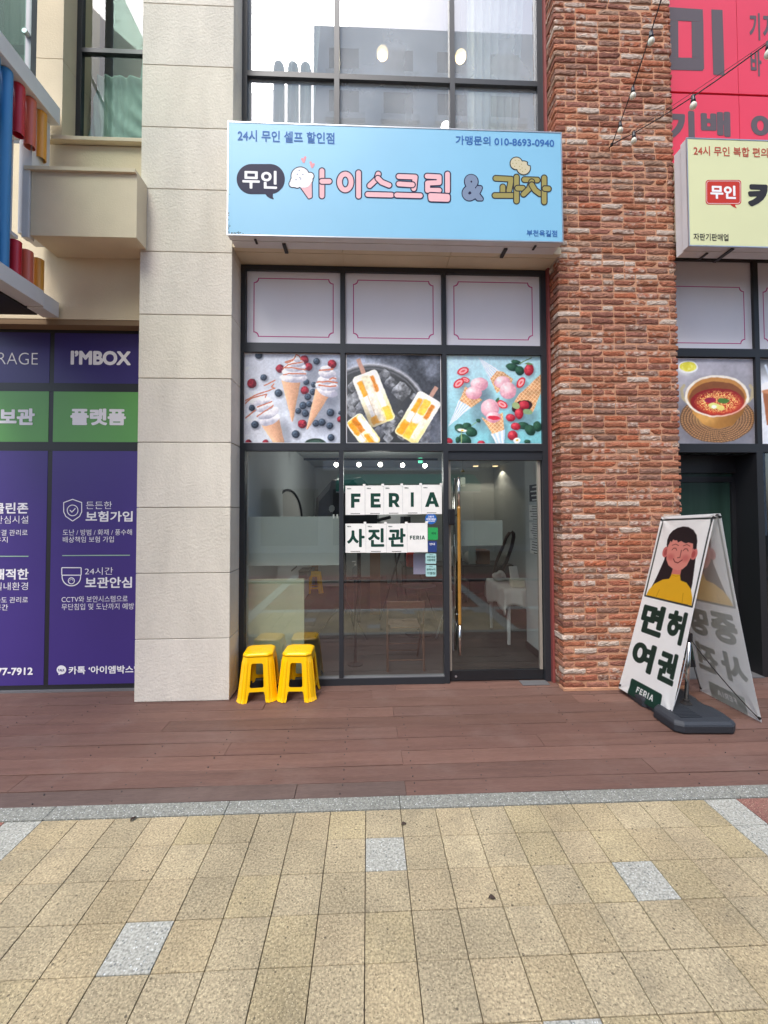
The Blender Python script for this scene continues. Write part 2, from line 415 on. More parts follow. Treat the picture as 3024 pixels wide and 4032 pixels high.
def ell_sd(X, Y, cx, cy, rx, ry, rot=0):
    c, s = math.cos(rot), math.sin(rot); x = (X-cx)*c+(Y-cy)*s; y = -(X-cx)*s+(Y-cy)*c
    return (np.hypot(x/rx, y/ry)-1)*min(rx, ry)

def rrect_sd(X, Y, x0, y0, x1, y1, r):
    qx = np.abs(X-(x0+x1)/2)-(x1-x0)/2+r; qy = np.abs(Y-(y0+y1)/2)-(y1-y0)/2+r
    return np.hypot(np.maximum(qx, 0), np.maximum(qy, 0))+np.minimum(np.maximum(qx, qy), 0)-r

GL = {}
def outlines(s):
    """glyph outlines of Blender's built-in font as closed polylines"""
    if s in GL: return GL[s]
    c = bpy.data.curves.new('lettering_source', 'FONT'); c.body = s; o = bpy.data.objects.new('lettering_source', c); C.objects.link(o)
    dg = bpy.context.evaluated_depsgraph_get(); cc = o.evaluated_get(dg).to_curve(dg); P = []
    for sp in cc.splines:
        b = sp.bezier_points; n = len(b); p = []
        for i in range(n):
            q0, q1, q2, q3 = (np.array(x[:2]) for x in (b[i].co, b[i].handle_right, b[(i+1) % n].handle_left, b[(i+1) % n].co))
            ch = q3-q0; L = np.hypot(*ch)+1e-9
            fl = max(abs(ch[0]*(q1-q0)[1]-ch[1]*(q1-q0)[0])/L, abs(ch[0]*(q2-q0)[1]-ch[1]*(q2-q0)[0])/L)
            for t in (np.arange(5)/5. if fl > .003 else [0.]):
                p.append(tuple((1-t)**3*q0+3*(1-t)**2*t*q1+3*(1-t)*t*t*q2+t**3*q3))
        if len(p) > 2: P.append(p)
    C.objects.unlink(o); bpy.data.objects.remove(o); bpy.data.curves.remove(c)
    GL[s] = P; return P

def glyph_sd(X, Y, polys):
    d = np.full(X.shape, 1e9); w = np.zeros(X.shape, int)
    for p in polys:
        n = len(p)
        for i in range(n):
            a, b = p[i], p[(i+1) % n]; d = np.minimum(d, seg_dist(X, Y, a, b)); (ax, ay), (bx, by) = a, b
            cr = (bx-ax)*(Y-ay)-(X-ax)*(by-ay)
            w += ((ay <= Y) & (by > Y) & (cr > 0)).astype(int)-((ay > Y) & (by <= Y) & (cr < 0)).astype(int)
    return np.where(w != 0, -d, d)

def clusters(P, pad):
    it = sorted([[min(q[0] for q in p)-pad, max(q[0] for q in p)+pad, [p]] for p in P], key=lambda t: t[0]); out = []
    for a, b, p in it:
        if out and a < out[-1][1]: out[-1][1] = max(out[-1][1], b); out[-1][2] += p
        else: out.append([a, b, p])
    return [o[2] for o in out]

TM = {}
def text_mesh(s, w, h=.026):
    k = (s, w)
    if k in TM: return TM[k]
    V = []; Fc = []
    for P in clusters(outlines(s), w):
        q = np.array([x for p in P for x in p]); x0, y0 = q.min(0)-w-2*h; x1, y1 = q.max(0)+w+2*h
        X, Y = np.meshgrid(np.arange(x0, x1+h, h), np.arange(y0, y1+h, h))
        vs, fs = iso(glyph_sd(X, Y, P), w, x0, y0, h); b = len(V); V += vs; Fc += [tuple(b+i for i in f) for f in fs]
    V = np.array(V); lo, hi = V.min(0), V.max(0); TM[k] = ((V-lo)/(hi-lo), Fc); return TM[k]

class Frame:
    def __init__(s, o, u, v, n): s.o, s.u, s.v, s.n = (np.array(x, float) for x in (o, u, v, n))
    def p(s, a, b, l=0): return s.o+s.u*a+s.v*b+s.n*l
def facade(y): return Frame((0, y, 0), (1, 0, 0), (0, 0, 1), (0, -1, 0))

def text(mb, s, fr, box, w=0., mi=0, lift=.002):
    V, Fc = text_mesh(s, w); u0, v0, u1, v1 = box
    mb.add([fr.p(u0+(u1-u0)*a, v0+(v1-v0)*b, lift) for a, b in V], Fc, mi)

CAPS = {'F': [[(0, 0), (.36, 0), (.36, .40), (.90, .40), (.90, .63), (.36, .63), (.36, .77), (1, .77), (1, 1), (0, 1)]],
        'E': [[(0, 0), (1, 0), (1, .23), (.34, .23), (.34, .40), (.88, .40), (.88, .61), (.34, .61), (.34, .77), (.98, .77), (.98, 1), (0, 1)]],
        'I': [[(0, 0), (1, 0), (1, 1), (0, 1)]],
        'A': [[(0, 0), (.26, 0), (.335, .20), (.665, .20), (.74, 0), (1, 0), (.635, 1), (.365, 1)], [(.41, .40), (.5, .66), (.59, .40)]],
        'R': [[(0, 0), (.33, 0), (.33, .28), (.46, .28), (.68, 0), (1, 0), (.74, .33), (.86, .42), (.93, .53), (.95, .66), (.92, .80), (.83, .91), (.70, .975), (.55, 1), (0, 1)], [(.33, .50), (.33, .77), (.50, .77), (.58, .745), (.62, .70), (.635, .635), (.62, .57), (.58, .525), (.50, .50)]]}
def letter(mb, s, fr, box, w=0., mi=0, lift=.002):
    """square cornered capitals; anything else comes from the font"""
    if s not in CAPS: return text(mb, s, fr, box, w, mi, lift)
    u0, v0, u1, v1 = box; h = 1/70; X, Y = np.meshgrid(np.arange(-.03, 1.05, h), np.arange(-.03, 1.05, h))
    vs, fs = iso(glyph_sd(X, Y, CAPS[s]), 0, -.03, -.03, h)
    mb.add([fr.p(u0+(u1-u0)*a, v0+(v1-v0)*b, lift) for a, b in vs], fs, mi)

def caps_word(mb, s, fr, box, mi=0, lift=.002):
    wd = dict(F=.72, E=.72, R=.86, I=.27, A=1.0); gap = .2; tot = sum(wd[c] for c in s)+gap*(len(s)-1); u0, v0, u1, v1 = box; k = (u1-u0)/tot; u = u0
    for c in s: letter(mb, c, fr, (u, v0, u+wd[c]*k, v1), 0, mi, lift); u += (wd[c]+gap)*k

def pbox(crop, x0, y0, x1, y1, Y):
    xm, ym = (x0+x1)/2, (y0+y1)/2
    return (at(x0, ym, 1, Y, crop)[0], at(xm, y1, 1, Y, crop)[2], at(x1, ym, 1, Y, crop)[0], at(xm, y0, 1, Y, crop)[2])

def shape(mb, fn, crop, x0, y0, x1, y1, Y, mi=0, lift=.002, n=90, pad=4):
    """flat mark on the plane y=Y; fn is a distance field in crop pixels"""
    h = max(x1-x0, y1-y0)/n; x0 -= pad+h; y0 -= pad+h; x1 += pad+h; y1 += pad+h
    X, Yg = np.meshgrid(np.arange(x0, x1+h, h), np.arange(y0, y1+h, h))
    vs, fs = iso(fn(X, Yg), 0, x0, y0, h)
    mb.add([at(a, b, 1, Y-lift, crop) for a, b in vs], [tuple(reversed(f)) for f in fs], mi)

def strokes(mb, paths, r, ro, crop, Y, fill, line, lift):
    """rounded strokes with an outline, letter part by letter part"""
    for k, p in enumerate(paths):
        q = np.array(p, float); x0, y0 = q.min(0)-ro-1; x1, y1 = q.max(0)+ro+1
        closed = len(p) > 2 and tuple(p[0]) == tuple(p[-1])
        f = lambda X, Z: path_dist(X, Z, p)
        shape(mb, lambda X, Z: f(X, Z)-ro, crop, x0, y0, x1, y1, Y, line, lift+k*.00016, n=64)
        shape(mb, lambda X, Z: f(X, Z)-r, crop, x0, y0, x1, y1, Y, fill, lift+.00008+k*.00016, n=64)

# ------------------------------------------------------------------ printed pictures, painted in numpy as vertex colours (flat prints)
def vnoise(X, Y, sc, seed=0, oct=4):
    out = 0; amp = 1; tot = 0
    for o in range(oct):
        r = np.random.default_rng(seed*31+o).random((64, 64)); x = X/sc*2**o; y = Y/sc*2**o
        xi = np.floor(x).astype(int); yi = np.floor(y).astype(int); fx = x-xi; fy = y-yi; fx = fx*fx*(3-2*fx); fy = fy*fy*(3-2*fy)
        g = lambda a, b: r[b % 64, a % 64]
        out = out+amp*((g(xi, yi)*(1-fx)+g(xi+1, yi)*fx)*(1-fy)+(g(xi, yi+1)*(1-fx)+g(xi+1, yi+1)*fx)*fy); tot += amp; amp *= .5
    return out/tot

class Canvas:
    def __init__(s, X, Y, bg, aa):
        s.X, s.Y, s.aa = X, Y, aa; s.rX, s.rY = X, Y; s.I = np.ones(X.shape+(3,))*np.array(bg)
    def m(s, sd, soft=None): return np.clip(.5-sd/(soft or s.aa), 0, 1)
    def put(s, mask, col):
        col = np.asarray(col, float); s.I = s.I*(1-mask[..., None])+mask[..., None]*(col if col.ndim > 1 else col[None, None])
    def poly(s, pts, col, grow=0): s.put(s.m(poly_sd(s.X, s.Y, pts)-grow), col)
    def ell(s, cx, cy, rx, ry, col, rot=0): s.put(s.m(ell_sd(s.X, s.Y, cx, cy, rx, ry, rot)), col)
    def line(s, pts, r, col): s.put(s.m(path_dist(s.X, s.Y, pts)-r), col)
    def ball(s, cx, cy, r, dark, light, ry=None, rot=0, tex=0, seed=1):
        ry = ry or r; sd = ell_sd(s.X, s.Y, cx, cy, r, ry, rot); t = np.clip(1-np.hypot((s.X-cx)/r+.35, (s.Y-cy)/ry+.4)/1.35, 0, 1)
        if tex: t = np.clip(t+tex*(vnoise(s.X, s.Y, r*.35, seed, 2)-.5), 0, 1)
        s.put(s.m(sd), np.array(dark)*(1-t[..., None])+np.array(light)*t[..., None])
    def drop(s, cx, cy, rx, ry, k=.5):
        sd = ell_sd(s.X, s.Y, cx, cy, rx, ry); s.put(np.clip(.5-sd/(.6*min(rx, ry)), 0, 1)*k, np.array((70, 74, 86)))

def print_grid(Xw, Zw, cv_rgb, fr, lift, mb):
    ny, nx = Xw.shape; b = len(mb.v)
    P = [fr.p(Xw[i, j], Zw[i, j], lift) for i in range(ny) for j in range(nx)]
    c = lin(np.clip(cv_rgb, 0, 255)).reshape(-1, 3)
    mb.v.extend([tuple(map(float, p)) for p in P]); mb.c.extend([tuple(map(float, q))+(1.,) for q in c])
    for i in range(ny-1):
        for j in range(nx-1):
            k = b+i*nx+j; mb.f.append((k, k+1, k+nx+1, k+nx)); mb.mi.append(0)

def crop_canvas(x0, x1, z0, z1, Y, crop, bg, step=.0042):
    nx = int((x1-x0)/step); nz = int((z1-z0)/step)
    Xw, Zw = np.meshgrid(np.linspace(x0, x1, nx), np.linspace(z0, z1, nz))
    px, py = to_px(np.stack([Xw, np.full_like(Xw, Y), Zw], -1), crop)
    return Xw, Zw, Canvas(px, py, bg, 1.4*abs(px[0, 1]-px[0, 0]))
setup_materials()
GY = 1.72                                                    # plane of the shopfront glazing
NAT = (0, 0, 1)

# ================================================================== GROUND
def ground():
    s = .2; mb = MB()
    grey = [(0, 1), (-5, 3), (6, 2), (3, 5), (-8, 6), (9, 5)]
    pav = [S(*c)[:3] for c in ((174, 159, 128), (169, 154, 122), (176, 162, 131), (168, 155, 126), (171, 157, 123), (165, 152, 123))]
    gm = MB(); rm = MB()
    for i in range(-26, 30):
        for j in range(0, 26):
            x0 = i*s; y1 = -j*s-.006; g = .0017
            band = j == 5 if False else False
            strip = i in (-10, 10) or (j in (6, 20) and False)
            red = i < -10 or i > 10 or j >= 7
            tgt = gm if (strip or (i, j) in grey or j == 6) else (rm if red else mb)
            if tgt is mb: c = pav[rng.integers(len(pav))]; k = rng.uniform(.94, 1.05); c = tuple(v*k for v in c)
            else: c = tuple(v*rng.uniform(.9, 1.1) for v in S(146, 104, 90)[:3])
            dz = rng.uniform(-.0011, .0009)
            tgt.box(x0+g, x0+s-g, y1-s+g, y1-g, -.02, dz, ch=.0025, col=c+(1,))
    tag(mb.build('pavement', MT['paver'], color=True), 'sand coloured speckled paving blocks in a square grid', kind='structure')
    tag(gm.build('granite_paving', MT['granite_light']), 'pale grey granite blocks and strips set in the paving', kind='structure')
    tag(rm.build('red_paving', MT['paver'], color=True), 'red paving blocks beyond the granite strips', kind='structure')
    b = MB().box(-60, 60, -60, 12, -.4, -.021)
    tag(b.build('ground', mat('joint_sand', S(118, 104, 84), .95, var=.1)), 'sand bed under the paving', kind='structure')
    # granite kerb strip between paving and deck, stones about one metre long
    k = MB(); xs = [at(x, y, 2, 0)[0] for x, y in ((218.8, 3180), (905, 3158), (1571.6, 3132.6), (2213.8, 3114), (2865, 3100))]
    d = (xs[-1]-xs[0])/4; xs = [xs[0]-d*n for n in (5, 4, 3, 2, 1)]+xs+[xs[-1]+d*n for n in (1, 2, 3, 4)]
    for a, c in zip(xs[:-1], xs[1:]): k.box(a+.0015, c-.0015, 0, .103, -.05, .003, ch=.003)
    k.box(-12, 12, -4.12, -4.0, -.05, .05, ch=.004)
    tag(k.build('kerb', MT['granite']), 'grey granite kerb strip along the timber deck', kind='structure')
    # deck of composite boards running along the facade
    dk = MB(); pal = [S(*c)[:3] for c in ((110, 83, 73), (114, 86, 76), (107, 80, 71), (111, 85, 76), (109, 83, 74))]
    y = .108; row = 0; joints = {0: [-.43, .245], 2: [.25, -3.1], 1: [-2.2, 1.9], 3: [-1.0, 1.3], 4: [.24, 2.6], 5: [-1.6, 1.62], 6: [.23, -2.6], 7: [-.9, 1.9], 8: [.05, -1.35], 9: [.28, 2.3]}
    while y < 1.95:
        wd = .138 if row == 0 else .1645
        xs = [-7.]+sorted(joints.get(row, []))+[8.]
        for a, c in zip(xs[:-1], xs[1:]):
            col = pal[rng.integers(len(pal))]; kk = rng.uniform(.86, 1.1); col = tuple(v*kk for v in col)
            if row == 0 and c <= .25: col = S(98, 82, 76)[:3]
            # gently cupped board: cross-section with rounded edges, warped along its length
            n = max(2, int((c-a)/.25)); vs = []; fs = []; ph = rng.uniform(0, 6); am = rng.uniform(.0008, .0034)
            sec = [(0, -.02), (.0, -.0012), (.0012, 0), (wd*.5, .0006), (wd-.0085, 0), (wd-.007, -.0014), (wd-.007, -.02)]
            for t in range(n+1):
                x = a+.0012+(c-a-.0024)*t/n; dz = am*math.sin(ph+x*2.3)+.0008
                vs += [(x, y+p, q+dz) for p, q in sec]
            m_ = len(sec)
            for t in range(n):
                for q in range(m_-1): fs.append((t*m_+q, (t+1)*m_+q, (t+1)*m_+q+1, t*m_+q+1))
            fs += [tuple(range(m_)), tuple(reversed(range(n*m_, n*m_+m_)))]
            dk.add(vs, fs, 0, col+(1,))
        y += wd; row += 1
    sw = MB()
    for k in range(11):
        yb = .108+(.138 if k else 0)+.1645*max(k-1, 0); wb = .138 if k == 0 else .1645
        for x in np.arange(-4.2, 5, .45):
            for f in (.2, .78): sw.lathe([(.0045, -.002), (.0045, .0036), (.003, .0038)], x+rng.uniform(-.012, .012), yb+wb*f+rng.uniform(-.006, .006), 6)
    tag(sw.build('deck_screw', MT['dark_metal']), 'rows of small dark screws in the deck boards', 'screws', kind='stuff')
    tag(dk.build('deck', MT['plank'], color=True), 'reddish brown composite board deck in front of the shops', kind='structure')
    b = MB().box(-7, 8, .104, 2.0, -.15, -.021)
    tag(b.build('deck_base', mat('deck_gap', S(34, 28, 26), .95)), 'dark gap under the deck boards', kind='structure')
    for px, py, sz, rz, lb in ((524, 3229, .03, 1.2, 'dry dark leaf lying against the granite kerb on the left'), (1590, 3249, .028, .1, 'curled dark leaf just below the middle of the kerb'), (1937, 3541, .03, .0, 'dark leaf lying out on the paving blocks')):
        p = at(px, py, 2, 0); l = MB(); n = 9
        prof = [(t/(n-1), math.sin(math.pi*t/(n-1))**.8*.36) for t in range(n)]; vs = []; fs = []
        for t, hw in prof:
            for q in (-1, 0, 1): vs.append((p[0]+sz*((t-.5)*math.cos(rz)-q*hw*math.sin(rz)), p[1]+sz*((t-.5)*math.sin(rz)*1.3+q*hw*math.cos(rz)), .004+.006*abs(q)+.003*math.sin(t*4)))
        for i in range(n-1):
            for q in (0, 1): fs.append((i*3+q, i*3+q+1, i*3+q+4, i*3+q+3))
        o = l.add(vs, fs).build('leaf', MT['leaf'], solid=.001); tag(o, lb, 'leaf', 'leaves on the paving')

# ================================================================== BUILDING
SX0, SX1, SY = -2.09, -1.247, 1.42                            # limestone pilaster
BX0, BX1, BY = 1.872, 3.063, 1.462                            # brick pillar

def rough_brick_template(nx, ny, nz):
    idx = {}; vs = []; fs = []
    def vid(i, j, k):
        if (i, j, k) not in idx: idx[(i, j, k)] = len(vs); vs.append((i/nx, j/ny, k/nz))
        return idx[(i, j, k)]
    for i in range(nx):
        for k in range(nz): fs.append((vid(i, 0, k), vid(i+1, 0, k), vid(i+1, 0, k+1), vid(i, 0, k+1)))
    for i in range(nx):
        for j in range(ny):
            fs.append((vid(i, j, nz), vid(i+1, j, nz), vid(i+1, j+1, nz), vid(i, j+1, nz)))
            fs.append((vid(i, j, 0), vid(i, j+1, 0), vid(i+1, j+1, 0), vid(i+1, j, 0)))
    for j in range(ny):
        for k in range(nz):
            fs.append((vid(0, j, k), vid(0, j, k+1), vid(0, j+1, k+1), vid(0, j+1, k)))
            fs.append((vid(nx, j, k), vid(nx, j+1, k), vid(nx, j+1, k+1), vid(nx, j, k+1)))
    return np.array(vs), fs

def brick_pillar(parent):
    mb = MB(); T, F = rough_brick_template(9, 2, 4)
    pal = np.array([(178, 112, 88), (168, 102, 80), (186, 120, 92), (160, 106, 92), (186, 134, 112), (152, 118, 104), (188, 108, 76), (172, 120, 104), (156, 100, 84), (178, 150, 130), (182, 118, 86), (172, 106, 78)], float)
    def brick(x0, x1, y0, y1, z0, z1):
        L = max(x1-x0, y1-y0); v = T*np.array([x1-x0, y1-y0, z1-z0])
        n = lambda a: rng.normal(0, 1, len(T))*a
        out = (T[:, 1] == 0)
        e = np.minimum.reduce([T[:, 0], 1-T[:, 0]])*(x1-x0); ez = np.minimum(T[:, 2], 1-T[:, 2])*(z1-z0)
        v[:, 1] += np.where(out, np.abs(n(.0024))+.004*np.exp(-e/.004)+.0035*np.exp(-ez/.004), 0)
        v[:, 2] += n(.0012)+np.where(T[:, 2] == 0, .003*np.sin(T[:, 0]*rng.uniform(3, 9)+rng.uniform(0, 6))*rng.uniform(.2, 1), 0)+np.where(T[:, 2] == 1, .0022*np.sin(T[:, 0]*rng.uniform(3, 11)+rng.uniform(0, 6)), 0)
        v[:, 0] += n(.001)+np.where((T[:, 0] == 0) & (T[:, 1] > 0), n(.0012), 0)
        if rng.random() < .16:                               # a chipped corner
            cx = rng.integers(0, 2); cz = rng.integers(0, 2); d = np.hypot((T[:, 0]-cx)*(x1-x0), (T[:, 2]-cz)*(z1-z0))
            v[:, 1] += np.where(d < .035, .02*(1-d/.035), 0)
        c = (pal[rng.integers(len(pal))]*.74+np.array((154, 118, 104))*.26)*np.array((.97, .95, .93))*rng.uniform(.87, 1.05)
        u = rng.random(); wash = rng.uniform(.5, .64) if u < .10 else (rng.uniform(.38, .5) if u < .36 else rng.uniform(.1, .36))
        if u < .05: c = np.array((190, 172, 156))
        l = lin(np.clip(c, 0, 255))
        mb.add(v+np.array([x0, y0, z0]), F, 0, tuple(map(float, l))+(wash,))
    z = .035; k = 0; P = .0638
    while z < 8.9:
        h = .0425+rng.uniform(-.003, .003); j = .013
        # front course with the corner bricks
        long_ = k % 2 == 0
        x = BX0; first = True
        while x < BX1-.01:
            L = (.212 if long_ else .100) if first else .212+rng.uniform(-.006, .006)
            if not first and rng.random() < .18: L = .100
            x1 = min(x+L, BX1+rng.uniform(-.004, .006))
            if BX1-x1 < .05: x1 = BX1+rng.uniform(-.004, .006)
            yy = BY+rng.uniform(-.004, .004)
            dep = (.100 if long_ else .176) if first else .06
            brick(x+(rng.uniform(-.004, .004) if first else 0), x1, yy, BY+dep, z+rng.uniform(-.002, .002), z+h)
            x = x1+j; first = False
        if long_: brick(BX0+rng.uniform(-.003, .003), BX0+.06, BY+.100+j, BY+.182, z, z+h)
        z += P; k += 1
    o = mb.build('brick_pillar', [MT['brick']], parent, color=True); tag(o, 'rough reclaimed brick pillar with deep mortar joints')
    m = MB().box(BX0+.016, BX1-.016, BY+.0115, 1.76, 0, 9); m.box(BX0-.004, BX1+.006, BY-.004, BY+.1, 0, .03, ch=.004)
    m.build('mortar', MT['mortar'], o)
    MB().box(1.851, 1.874, 1.645, 1.76, .004, 9).build('painted_edge', MT['red_paint'], o)

def building():
    B = thing('building', 'beige stone and red brick building with three shopfronts and glazed upper floor', 'building', (0, 1.7, 0))
    # limestone pilaster of nine block courses
    zs = [.0, .561, 1.155, 1.754, 2.352, 2.945, 3.54, 4.132, 4.728, 5.319, 5.918, 6.515, 7.11, 7.7, 8.3, 9.]
    pl = MB()
    for a, b in zip(zs[:-1], zs[1:]):
        k = rng.uniform(.93, 1.04); c = tuple(v*k*q for v, q in zip(S(221, 214, 199)[:3], (1, rng.uniform(.994, 1.004), rng.uniform(.98, 1.02))))
        pl.box(SX0, SX1, SY, 1.80, a+.003, b-.003, ch=.004, col=c+(1,))
    o = pl.build('stone_pilaster', MT['stone'], B, color=True); tag(o, 'pale textured limestone pilaster of large blocks')
    MB().box(SX0+.012, SX1-.012, SY+.012, 1.79, .001, 8.99).build('block_joint', MT['stone_joint'], o)
    # small chip of stone at its foot is part of the last block
    brick_pillar(B)
    # body of the building: closed boxes behind the shopfronts
    w = MB()
    w.box(-6, -2.25, 2.2, 7.6, 0, 3.45); w.box(-6, -2.25, 2.9, 7.6, 3.5, 9.2)
    w.box(-2.25, -1.26, 1.86, 7.6, 0, 4.16); w.box(-2.0, -1.26, 1.86, 7.6, 4.2, 9.2)
    w.box(-6, 8, 7.45, 7.7, 0, 9.3); w.box(-6, 8, 1.9, 7.7, 9.2, 9.5)
    w.box(2.05, 3.08, 1.762, 2.59, 0, 9.1); w.box(3.1, 8, 2.9, 7.4, 0, 9.1); w.box(7, 8, 1.7, 7.4, 0, 9.1)
    o = w.build('wall_core', MT['white_wall'], B)
    # soffit and lintel over the shopfront
    s = MB(); xj = [SX1, at(1250, 100, 2, 4.19, (900, 980, 2.765))[0], at(310, 100, 2, 4.19, (1650, 1000, 2.765))[0], BX0+.02]
    for a, b in zip(xj[:-1], xj[1:]):
        s.box(a+.003, b-.003, SY+.004, 1.487, 4.19, 4.25); s.box(a+.003, b-.003, 1.495, 1.76, 4.19, 4.25)
    s.build('soffit', MT['tan2'], B)
    l = MB().box(SX1+.001, BX0+.015, SY+.03, 1.76, 4.252, 5.16); l.box(SX1+.001, BX0+.015, SY+.03, 1.7, 4.197, 4.2515)
    l.build('lintel', MT['tan'], B)
    r = MB(); r.box(BX1+.001, 7, SY+.03, 1.70, 4.372, 5.16); r.build('right_lintel', MT['tan'], B)
    # ---- left bay
    lb = MB(); lb.box(-6, SX0-.001, 1.57, 1.9, 3.552, 5.25)
    lb.box(-3.19, -2.925, 1.57, 2.1, 5.3, 6.10); lb.box(-3.19, -2.925, 1.57, 2.1, 6.106, 9.2)
    lb.box(-6, -3.192, 1.9, 2.2, 5.25, 9.2)
    o = lb.build('left_wall', MT['tan'], B); tag(o, 'tan rendered wall beside the tube screen')
    lj = MB(); lj.box(-3.185, -2.93, 1.576, 2.09, 6.0995, 6.1065); lj.build('wall_joint', MT['tan_line'], o); MB().box(-6, SX0-.002, 1.574, 1.74, 3.50, 3.5515).build('wall_lip', MT['tan_line'], o)
    sl = MB().box(-2.99, SX0-.001, 1.52, 1.82, 5.262, 5.30, ch=.004); sl.build('window_sill', MT['tan2'], B)
    ld = MB(); pts = [(-2.94, 1.25), (-2.03, 1.25), (-2.03, 1.417), (-2.0925, 1.417), (-2.0925, 1.568), (-2.94, 1.568)]
    ld.prism(pts, 2, 4.146, 4.72)
    o = ld.build('ledge', MT['tan2'], B); tag(o, 'box shaped stone ledge wrapping the pilaster')
    cp = MB(); cp.prism([(-2.985, 1.225), (-2.035, 1.225), (-2.035, 1.417), (-2.0925, 1.417), (-2.0925, 1.568), (-2.985, 1.568)], 2, 4.7205, 4.752); cp.build('ledge_cap', MT['tan2'], o)
    lw = MB(); lw.box(-2.925, -2.875, 1.75, 1.80, 5.302, 9.1); lw.box(-2.875, -2.0, 1.75, 1.80, 6.385, 6.43); lw.box(-2.875, -2.0, 1.765, 1.80, 5.302, 5.33)
    o = lw.build('upper_window', MT['frame'], B); tag(o, 'dark framed upper window with a pale green curtain behind')
    MB().box(-2.875, -2.0, 1.772, 1.778, 5.33, 6.385).box(-2.875, -2.0, 1.772, 1.778, 6.43, 9.1).build('pane', MT['glass_side'], o)
    # curtain cloth behind
    cu = MB(); n, m_ = 110, 50; vs = []; fs = []; zt = at(750, 515, 1, 1.9, (0, 0, 1.728))[2]
    xb, xt = at(592, 905, 1, 1.9, (0, 0, 1.728))[0], at(665, 520, 1, 1.9, (0, 0, 1.728))[0]
    for i in range(m_+1):
        for j in range(n+1):
            u = j/n; v = i/m_; x0 = xb+(xt-xb)*v; x = x0+(-2.05-x0)*u; z = 5.45+(zt-5.45)*v
            f = .010*math.sin(60*u-30*(1-v)*(.4-u)+4*v)*max(0, 1-1.5*u)+.016*math.sin(16*math.hypot(u-.95, (v-1.1)*.9)*2.2)*min(1, u*1.6)+.006*math.sin(40*u+25*v)*(1-u)
            vs.append((x, 1.90+f, z))
    for i in range(m_):
        for j in range(n): a = i*(n+1)+j; fs.append((a, a+1, a+n+2, a+n+1))
    cu.add(vs, fs); c_ = cu.build('curtain', MT['teal_cloth'], smooth=True, solid=.002)
    tag(c_, 'wrinkled pale green cloth bunched behind the upper left window', 'curtain')
    c2 = MB(); vs = []; fs = []
    for i in range(21):
        for j in range(31):
            u = j/30; v = i/20; vs.append((-2.46+.12*v+(.46-.12*v)*u, 2.05+.02*math.sin(22*u), 6.4+1.2*v))
    for i in range(20):
        for j in range(30): a = i*31+j; fs.append((a, a+1, a+32, a+31))
    c_ = c2.add(vs, fs).build('curtain', MT['teal_cloth'], smooth=True, solid=.002); tag(c_, 'pale green cloth hanging at the top of the upper left window', 'curtain')
    MB().box(-2.9, -2.02, 2.3, 2.34, 5.25, 9.1).build('back_wall', mat('brown_grey_wall', S(120, 114, 104), .85, var=.1), B)
    # ---- purple shopfront on the left
    lf = MB(); f0, f1 = GY-.03, GY+.03
    lf.box(-6, SX0-.001, f0, f1, .003, .062); lf.box(-6, SX0-.001, f0, f1, 2.31, 2.397); lf.box(-6, SX0-.001, f0, f1, 2.892, 2.974); lf.box(-6, SX0-.001, f0, f1, 3.47, 3.506)
    for x in (-3.066, -4.1):
        for a, b in ((.062, 2.31), (2.397, 2.892), (2.974, 3.47)): lf.box(x-.021, x+.021, f0+.003, f1, a, b)
    o = lf.build('left_shopfront_frame', MT['frame2'], B)
    bk = MB().box(-6, SX0-.001, GY+.02, GY+.026, .062, 3.47).build('pane', MT['frame2'], o)
    MB().box(-6, SX0-.001, 1.66, GY-.032, .0025, .02).build('floor_sill', MT['sill'], o)
    # ---- main shopfront frame
    mf = MB(); X0, X1 = -1.2465, 1.8495; m1, m2 = -.343, .837; y0, y1 = GY-.035, GY+.045
    mf.box(X0, X1, y0, y1, 4.135, 4.185)                     # head
    mf.box(X0, X1, y0, y1, 3.305, 3.397); mf.box(X0, X1, y0, y1, 2.317, 2.392)
    mf.box(X0, X0+.052, y0, y1, 3.397, 4.135); mf.box(X0, X0+.03, y0, y1, 2.392, 3.305); mf.box(X0, X0+.05, y0, y1, .003, 2.317)
    mf.box(X1-.055, X1, y0, y1, 3.397, 4.135); mf.box(X1-.055, X1, y0, y1, 2.392, 3.305); mf.box(X1-.058, X1, y0, y1, .003, 2.317)
    mA = at(1349.5, 1197, 1, GY)[0]; mB = at(1745.8, 1217, 1, GY)[0]
    for a, b in ((3.397, 4.135), (2.392, 3.305)):
        mf.box(mA-.0235, mA+.0235, y0, y1, a, b); mf.box(mB-.0225, mB+.0225, y0, y1, a, b)
    mC = at(1344.5, 2300, 1, GY)[0]; dj0, dj1 = .775, .827
    mf.box(mC-.021, mC+.021, y0, y1, .075, 2.317); mf.box(dj0, dj1, y0, y1, .003, 2.317)
    mf.box(X0+.05, dj0, y0-.004, y1, .003, .068)
    mf.box(dj1, X1-.058, y0+.012, y1, 2.228, 2.317)          # door head
    o = mf.build('shopfront_frame', MT['frame'], B); tag(o, 'dark aluminium shopfront frame of three bays')
    si = MB(); si.box(X0+.05, dj0, y0+.004, y1-.01, .0685, .0745); si.build('frame_sill', MT['sill'], o)
    gl = MB()
    for a, b in ((X0+.05, mC-.021), (mC+.021, dj0)): gl.box(a, b, GY, GY+.008, .0745, 2.317)
    gl.build('pane', MT['glass_low'], o)
    bk = MB()
    for z0_, z1_ in ((3.397, 4.135), (2.392, 3.305)): bk.box(X0+.03, X1-.055, GY+.02, GY+.03, z0_, z1_)
    bk.build('blind_panel', MT['dark_room'], o)
    # ---- door
    d = MB(); DY = 1.745; d.box(.829, 1.789, DY-.02, DY+.025, .012, .108)
    dr = d.build('shop_door', MT['frame2'], B); tag(dr, 'glass shop door with long amber wrapped pull handle')
